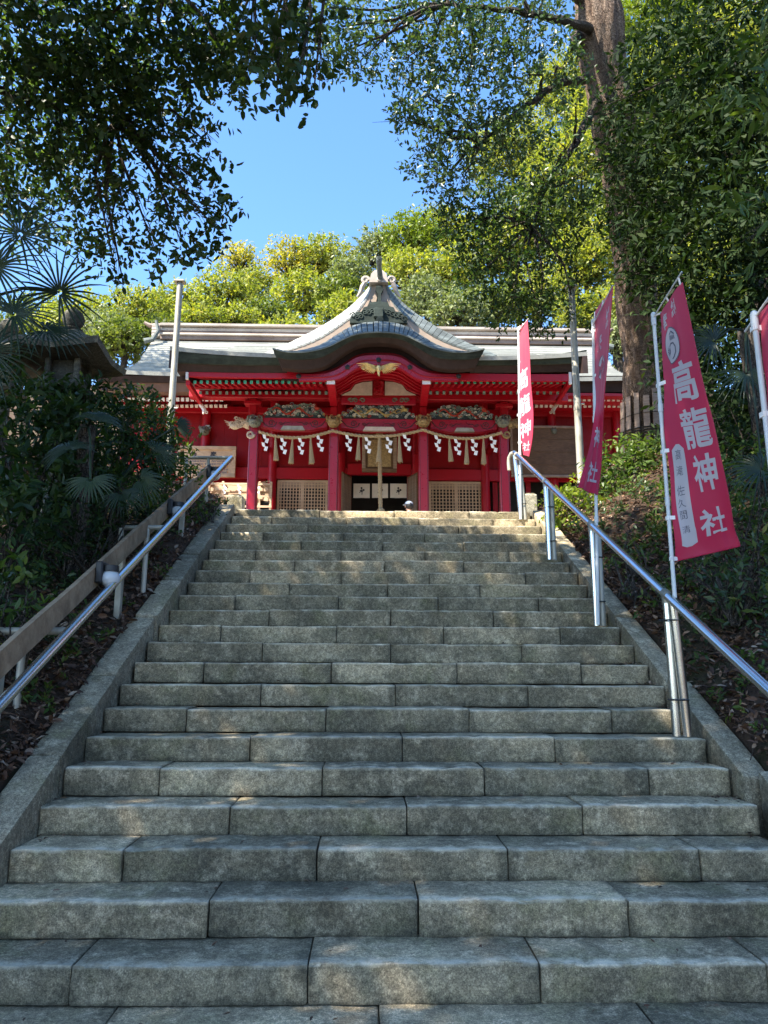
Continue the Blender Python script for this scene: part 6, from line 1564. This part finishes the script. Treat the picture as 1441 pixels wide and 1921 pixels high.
shrub('dark broad leaved plant low at the left edge under the cross bar', [(20, 1090, 45, 5.2, .8), (60, 1120, 26, 5.2, .6), (5, 1160, 30, 4.9, .6)], 'leaf_shrub', .09, .4, .5, False, group=GLS)

# --- fan palms
def fan(m, c, ax, up, r, nb=24, spread=300, droop=.5, w=.019):
    ax = Vector(ax).normalized(); up = Vector(up); sd = ax.cross(up).normalized(); up = sd.cross(ax).normalized()
    # ax: facing of the fan, blades lie in the plane sd/up
    for k in range(nb):
        a = R(-spread / 2 + spread * k / (nb - 1)) + random.uniform(-.04, .04); d = (up * cos(a) + sd * sin(a)); L = r * random.uniform(.85, 1.05) * (1 - .12 * abs(a) / pi)
        pts = [c + d * .02]; 
        for j in range(1, 6):
            f = j / 5; pts.append(c + d * L * f - Vector((0, 0, 1)) * droop * L * .35 * f ** 2.6 + ax * .06 * r * sin(f * 3))
        W = [w * .5, w * .9, w, w * .8, w * .5, w * .08]; nn = ax
        b = len(m.v); vs = []
        for p, q, ww in zip(pts, pts[1:] + [pts[-1] * 2 - pts[-2]], W):
            s_ = (q - p).cross(nn).normalized(); vs += [p - s_ * ww * .5, p + nn * ww * .25, p + s_ * ww * .5]
        fs = []
        for j in range(5):
            fs += [(3 * j, 3 * j + 1, 3 * j + 4, 3 * j + 3), (3 * j + 1, 3 * j + 2, 3 * j + 5, 3 * j + 4)]
        m.add(vs, fs)
def palm(label, base, top, fronds, r0=.10):
    zb = hgt(base[0], base[1]); t = thing('fan_palm', label, 'palm', (base[0], base[1], zb), 'fan palms on the left bank')
    B = Vector((base[0], base[1], zb - .1)); 
    m = MB(); K = 20; pp = [B.lerp(top, i / K) for i in range(K + 1)]; m.tube(pp, [r0 * (1 + .12 * (i % 2)) for i in range(K + 1)], 10); m.build('trunk', M['bark_dark'], t, smooth=True)
    for (c, r, ax, up, sp, dr) in fronds:
        m = MB(); m.tube([top, top.lerp(c, .5) + Vector((0, 0, .10 * (c - top).length)), c], [.014, .010, .008], 6); fan(m, c, ax, up, r, spread=sp, droop=dr)
        o = m.build('frond', M['palm'], t); 
        a = o.data.attributes.new('tone', 'FLOAT', 'POINT'); tv = random.random(); a.data.foreach_set('value', [tv] * len(o.data.vertices))
    return t
F_A = lambda px, py, D: at(px, py, D)
tpA = at(-30, 560, 5.6)
palm('tall fan palm with spiky round fronds against the sky at the left edge', (tpA.x, tpA.y), tpA, [
    (F_A(38, 440, 5.5), .52, (.3, -1, .2), (0, 0, 1), 330, .25), (F_A(112, 548, 5.7), .46, (.1, -1, -.2), (.5, 0, 1), 300, .5), (F_A(25, 590, 5.3), .42, (.2, -1, .4), (.6, 0, .5), 260, .7), (F_A(-10, 500, 5.3), .45, (.1, -1, .1), (.8, 0, .8), 250, .5),
    (F_A(85, 620, 5.5), .36, (.2, -.7, .7), (1, 0, .1), 240, .9), (F_A(-20, 660, 5.4), .40, (.2, -1, .2), (.7, 0, -.3), 240, .8)])
tpB = at(165, 800, 6.6)
palm('low fan palm with glossy bluish fronds among the left shrubs', (tpB.x, tpB.y), tpB, [
    (F_A(180, 790, 5.9), .24, (.2, -.8, .6), (.2, 0, 1), 160, .9), (F_A(130, 845, 5.8), .24, (-.1, -.8, .6), (-.4, 0, .7), 220, .8), (F_A(170, 900, 5.7), .22, (.1, -.8, .5), (.2, 0, -1), 220, .6)], .07)
tpC = at(225, 900, 7.2)
palm('small fan palm drooping over the plank', (tpC.x, tpC.y), tpC, [
    (F_A(225, 925, 6.8), .26, (.3, -.8, .5), (.4, 0, -.8), 200, .8), (F_A(290, 850, 7.4), .28, (.2, -.8, .4), (.7, 0, .5), 200, .7), (F_A(262, 900, 7.0), .28, (.2, -.8, .4), (.9, 0, -.2), 200, .8), (F_A(330, 800, 7.8), .20, (.2, -.9, .3), (.8, 0, .2), 120, .4)], .06)
tpD = at(1400, 620, 7.6)
tD = palm('fan palm in deep shade behind the far right banner', (tpD.x + .1, tpD.y), tpD, [
    (F_A(1340, 640, 7.2), .42, (-.2, -.9, .4), (-.8, 0, .3), 220, .7), (F_A(1400, 700, 7.0), .42, (-.1, -.9, .4), (.1, 0, -1), 220, .6), (F_A(1430, 880, 6.4), .40, (-.2, -.8, .5), (-.7, 0, .1), 220, .9)], .09)
tD['group'] = 'fan palms'; 

# --- seedlings and ferns on the banks
def seedling(px, py, D, mat, n, leaf, h, label):
    c = at(px, py, D); zb = hgt(c.x, c.y); c.z = zb; t = thing('seedling', label, 'plant', c, 'seedlings beside the kerbs')
    B = sprigs((c.x, c.y, zb + h), (h * 1.1, h * 1.1, h * .5), n, 6, leaf, .42, h * .7, out=1, droop=-.2, up=1.2); P, D_, N, Ln, W, T = B
    leaf_mesh('leaves', P, D_, N, Ln, W, T, M[mat], t, fold=.2); m = MB()
    for i in range(0, len(P), 6): q = Vector(P[i]); m.tube([c, c.lerp(q, .5) + Vector((0, 0, .02)), q], [.004, .003, .002], 4)
    m.build('stems', M['leaf_shrub'], t)
for px, py, D, mat, n, lf, h, lab in (
    (120, 1285, 5.6, 'leaf_shrub', 5, .06, .06, 'small green seedling uppermost in the leaves beside the left kerb'), (172, 1262, 5.9, 'leaf_shrub', 4, .05, .05, 'tiny plant against the edge of the left kerb'),
    (30, 1440, 4.5, 'leaf_shrub', 9, .045, .06, 'clump of pale sprouts at the lower left beside the kerb'), (95, 1340, 5.1, 'leaf_shrub', 4, .05, .05, 'two leaved sprout in dead leaves left of the kerb'),
    (1395, 1432, 4.9, 'leaf_grey', 7, .10, .07, 'pale bluish fern leaning over the step of the right kerb'), (1330, 1330, 5.3, 'leaf_mid', 5, .06, .06, 'dark green seedling on the right bank near the double post')):
    seedling(px, py, D, mat, n, lf, h, lab)

# --- wooded hill behind the shrine
def hill_tree(px, py, rx, ry, D, mat, label, leaf=.24, dn=1.0, nb=44, sub=.40, low=-.25):
    c = at(px, py, D); zc = (c - CAMP).length; ax, az = rx * zc / FPX, ry * zc / FPX; zb = hgt(c.x, c.y)
    t = thing('hill_tree', label, 'tree', (c.x, c.y, zb), 'trees on the hill behind the shrine')
    m = MB(); tz = max(c.z, zb + 1); m.tube([(c.x, c.y, zb - .5), (c.x + random.uniform(-.3, .3), c.y, (zb + tz) / 2), (c.x, c.y, tz)], [.28, .2, .12], 8)
    L = []; golden = pi * (3 - 5 ** .5); ay = (ax + az) / 2
    for k in range(nb):
        u = 1 - (1 - low) * (k + .5) / nb; rr = math.sqrt(max(0, 1 - u * u)); a = golden * k + random.uniform(-.2, .2); s = random.uniform(.82, 1.0)
        q = Vector((c.x + ax * rr * cos(a) * s * .82, c.y + ay * rr * sin(a) * s * .82, c.z + az * u * s * .82)); r = sub * (ax + az) / 2 * random.uniform(.75, 1.25)
        if rr * sin(a) > .55: continue
        n = int(dn * 6.5 * r * r / (leaf * leaf * .5 * 6)) + 3
        L.append(sprigs(q, (r, r, r * .8), n, 6, leaf, .5, leaf * 1.6, out=1.4, droop=-.2, up=.8, shell=.45)); m.tube([(c.x, c.y, c.z - az * .5), tuple(q)], [.07, .03], 5)
    P, D_, N, Ln, W, T = cat_(L); leaf_mesh('crown', P, D_, N, Ln, W, T, M[mat], t, quad=True); m.build('trunk', M['bark_dark'], t, smooth=True); return t
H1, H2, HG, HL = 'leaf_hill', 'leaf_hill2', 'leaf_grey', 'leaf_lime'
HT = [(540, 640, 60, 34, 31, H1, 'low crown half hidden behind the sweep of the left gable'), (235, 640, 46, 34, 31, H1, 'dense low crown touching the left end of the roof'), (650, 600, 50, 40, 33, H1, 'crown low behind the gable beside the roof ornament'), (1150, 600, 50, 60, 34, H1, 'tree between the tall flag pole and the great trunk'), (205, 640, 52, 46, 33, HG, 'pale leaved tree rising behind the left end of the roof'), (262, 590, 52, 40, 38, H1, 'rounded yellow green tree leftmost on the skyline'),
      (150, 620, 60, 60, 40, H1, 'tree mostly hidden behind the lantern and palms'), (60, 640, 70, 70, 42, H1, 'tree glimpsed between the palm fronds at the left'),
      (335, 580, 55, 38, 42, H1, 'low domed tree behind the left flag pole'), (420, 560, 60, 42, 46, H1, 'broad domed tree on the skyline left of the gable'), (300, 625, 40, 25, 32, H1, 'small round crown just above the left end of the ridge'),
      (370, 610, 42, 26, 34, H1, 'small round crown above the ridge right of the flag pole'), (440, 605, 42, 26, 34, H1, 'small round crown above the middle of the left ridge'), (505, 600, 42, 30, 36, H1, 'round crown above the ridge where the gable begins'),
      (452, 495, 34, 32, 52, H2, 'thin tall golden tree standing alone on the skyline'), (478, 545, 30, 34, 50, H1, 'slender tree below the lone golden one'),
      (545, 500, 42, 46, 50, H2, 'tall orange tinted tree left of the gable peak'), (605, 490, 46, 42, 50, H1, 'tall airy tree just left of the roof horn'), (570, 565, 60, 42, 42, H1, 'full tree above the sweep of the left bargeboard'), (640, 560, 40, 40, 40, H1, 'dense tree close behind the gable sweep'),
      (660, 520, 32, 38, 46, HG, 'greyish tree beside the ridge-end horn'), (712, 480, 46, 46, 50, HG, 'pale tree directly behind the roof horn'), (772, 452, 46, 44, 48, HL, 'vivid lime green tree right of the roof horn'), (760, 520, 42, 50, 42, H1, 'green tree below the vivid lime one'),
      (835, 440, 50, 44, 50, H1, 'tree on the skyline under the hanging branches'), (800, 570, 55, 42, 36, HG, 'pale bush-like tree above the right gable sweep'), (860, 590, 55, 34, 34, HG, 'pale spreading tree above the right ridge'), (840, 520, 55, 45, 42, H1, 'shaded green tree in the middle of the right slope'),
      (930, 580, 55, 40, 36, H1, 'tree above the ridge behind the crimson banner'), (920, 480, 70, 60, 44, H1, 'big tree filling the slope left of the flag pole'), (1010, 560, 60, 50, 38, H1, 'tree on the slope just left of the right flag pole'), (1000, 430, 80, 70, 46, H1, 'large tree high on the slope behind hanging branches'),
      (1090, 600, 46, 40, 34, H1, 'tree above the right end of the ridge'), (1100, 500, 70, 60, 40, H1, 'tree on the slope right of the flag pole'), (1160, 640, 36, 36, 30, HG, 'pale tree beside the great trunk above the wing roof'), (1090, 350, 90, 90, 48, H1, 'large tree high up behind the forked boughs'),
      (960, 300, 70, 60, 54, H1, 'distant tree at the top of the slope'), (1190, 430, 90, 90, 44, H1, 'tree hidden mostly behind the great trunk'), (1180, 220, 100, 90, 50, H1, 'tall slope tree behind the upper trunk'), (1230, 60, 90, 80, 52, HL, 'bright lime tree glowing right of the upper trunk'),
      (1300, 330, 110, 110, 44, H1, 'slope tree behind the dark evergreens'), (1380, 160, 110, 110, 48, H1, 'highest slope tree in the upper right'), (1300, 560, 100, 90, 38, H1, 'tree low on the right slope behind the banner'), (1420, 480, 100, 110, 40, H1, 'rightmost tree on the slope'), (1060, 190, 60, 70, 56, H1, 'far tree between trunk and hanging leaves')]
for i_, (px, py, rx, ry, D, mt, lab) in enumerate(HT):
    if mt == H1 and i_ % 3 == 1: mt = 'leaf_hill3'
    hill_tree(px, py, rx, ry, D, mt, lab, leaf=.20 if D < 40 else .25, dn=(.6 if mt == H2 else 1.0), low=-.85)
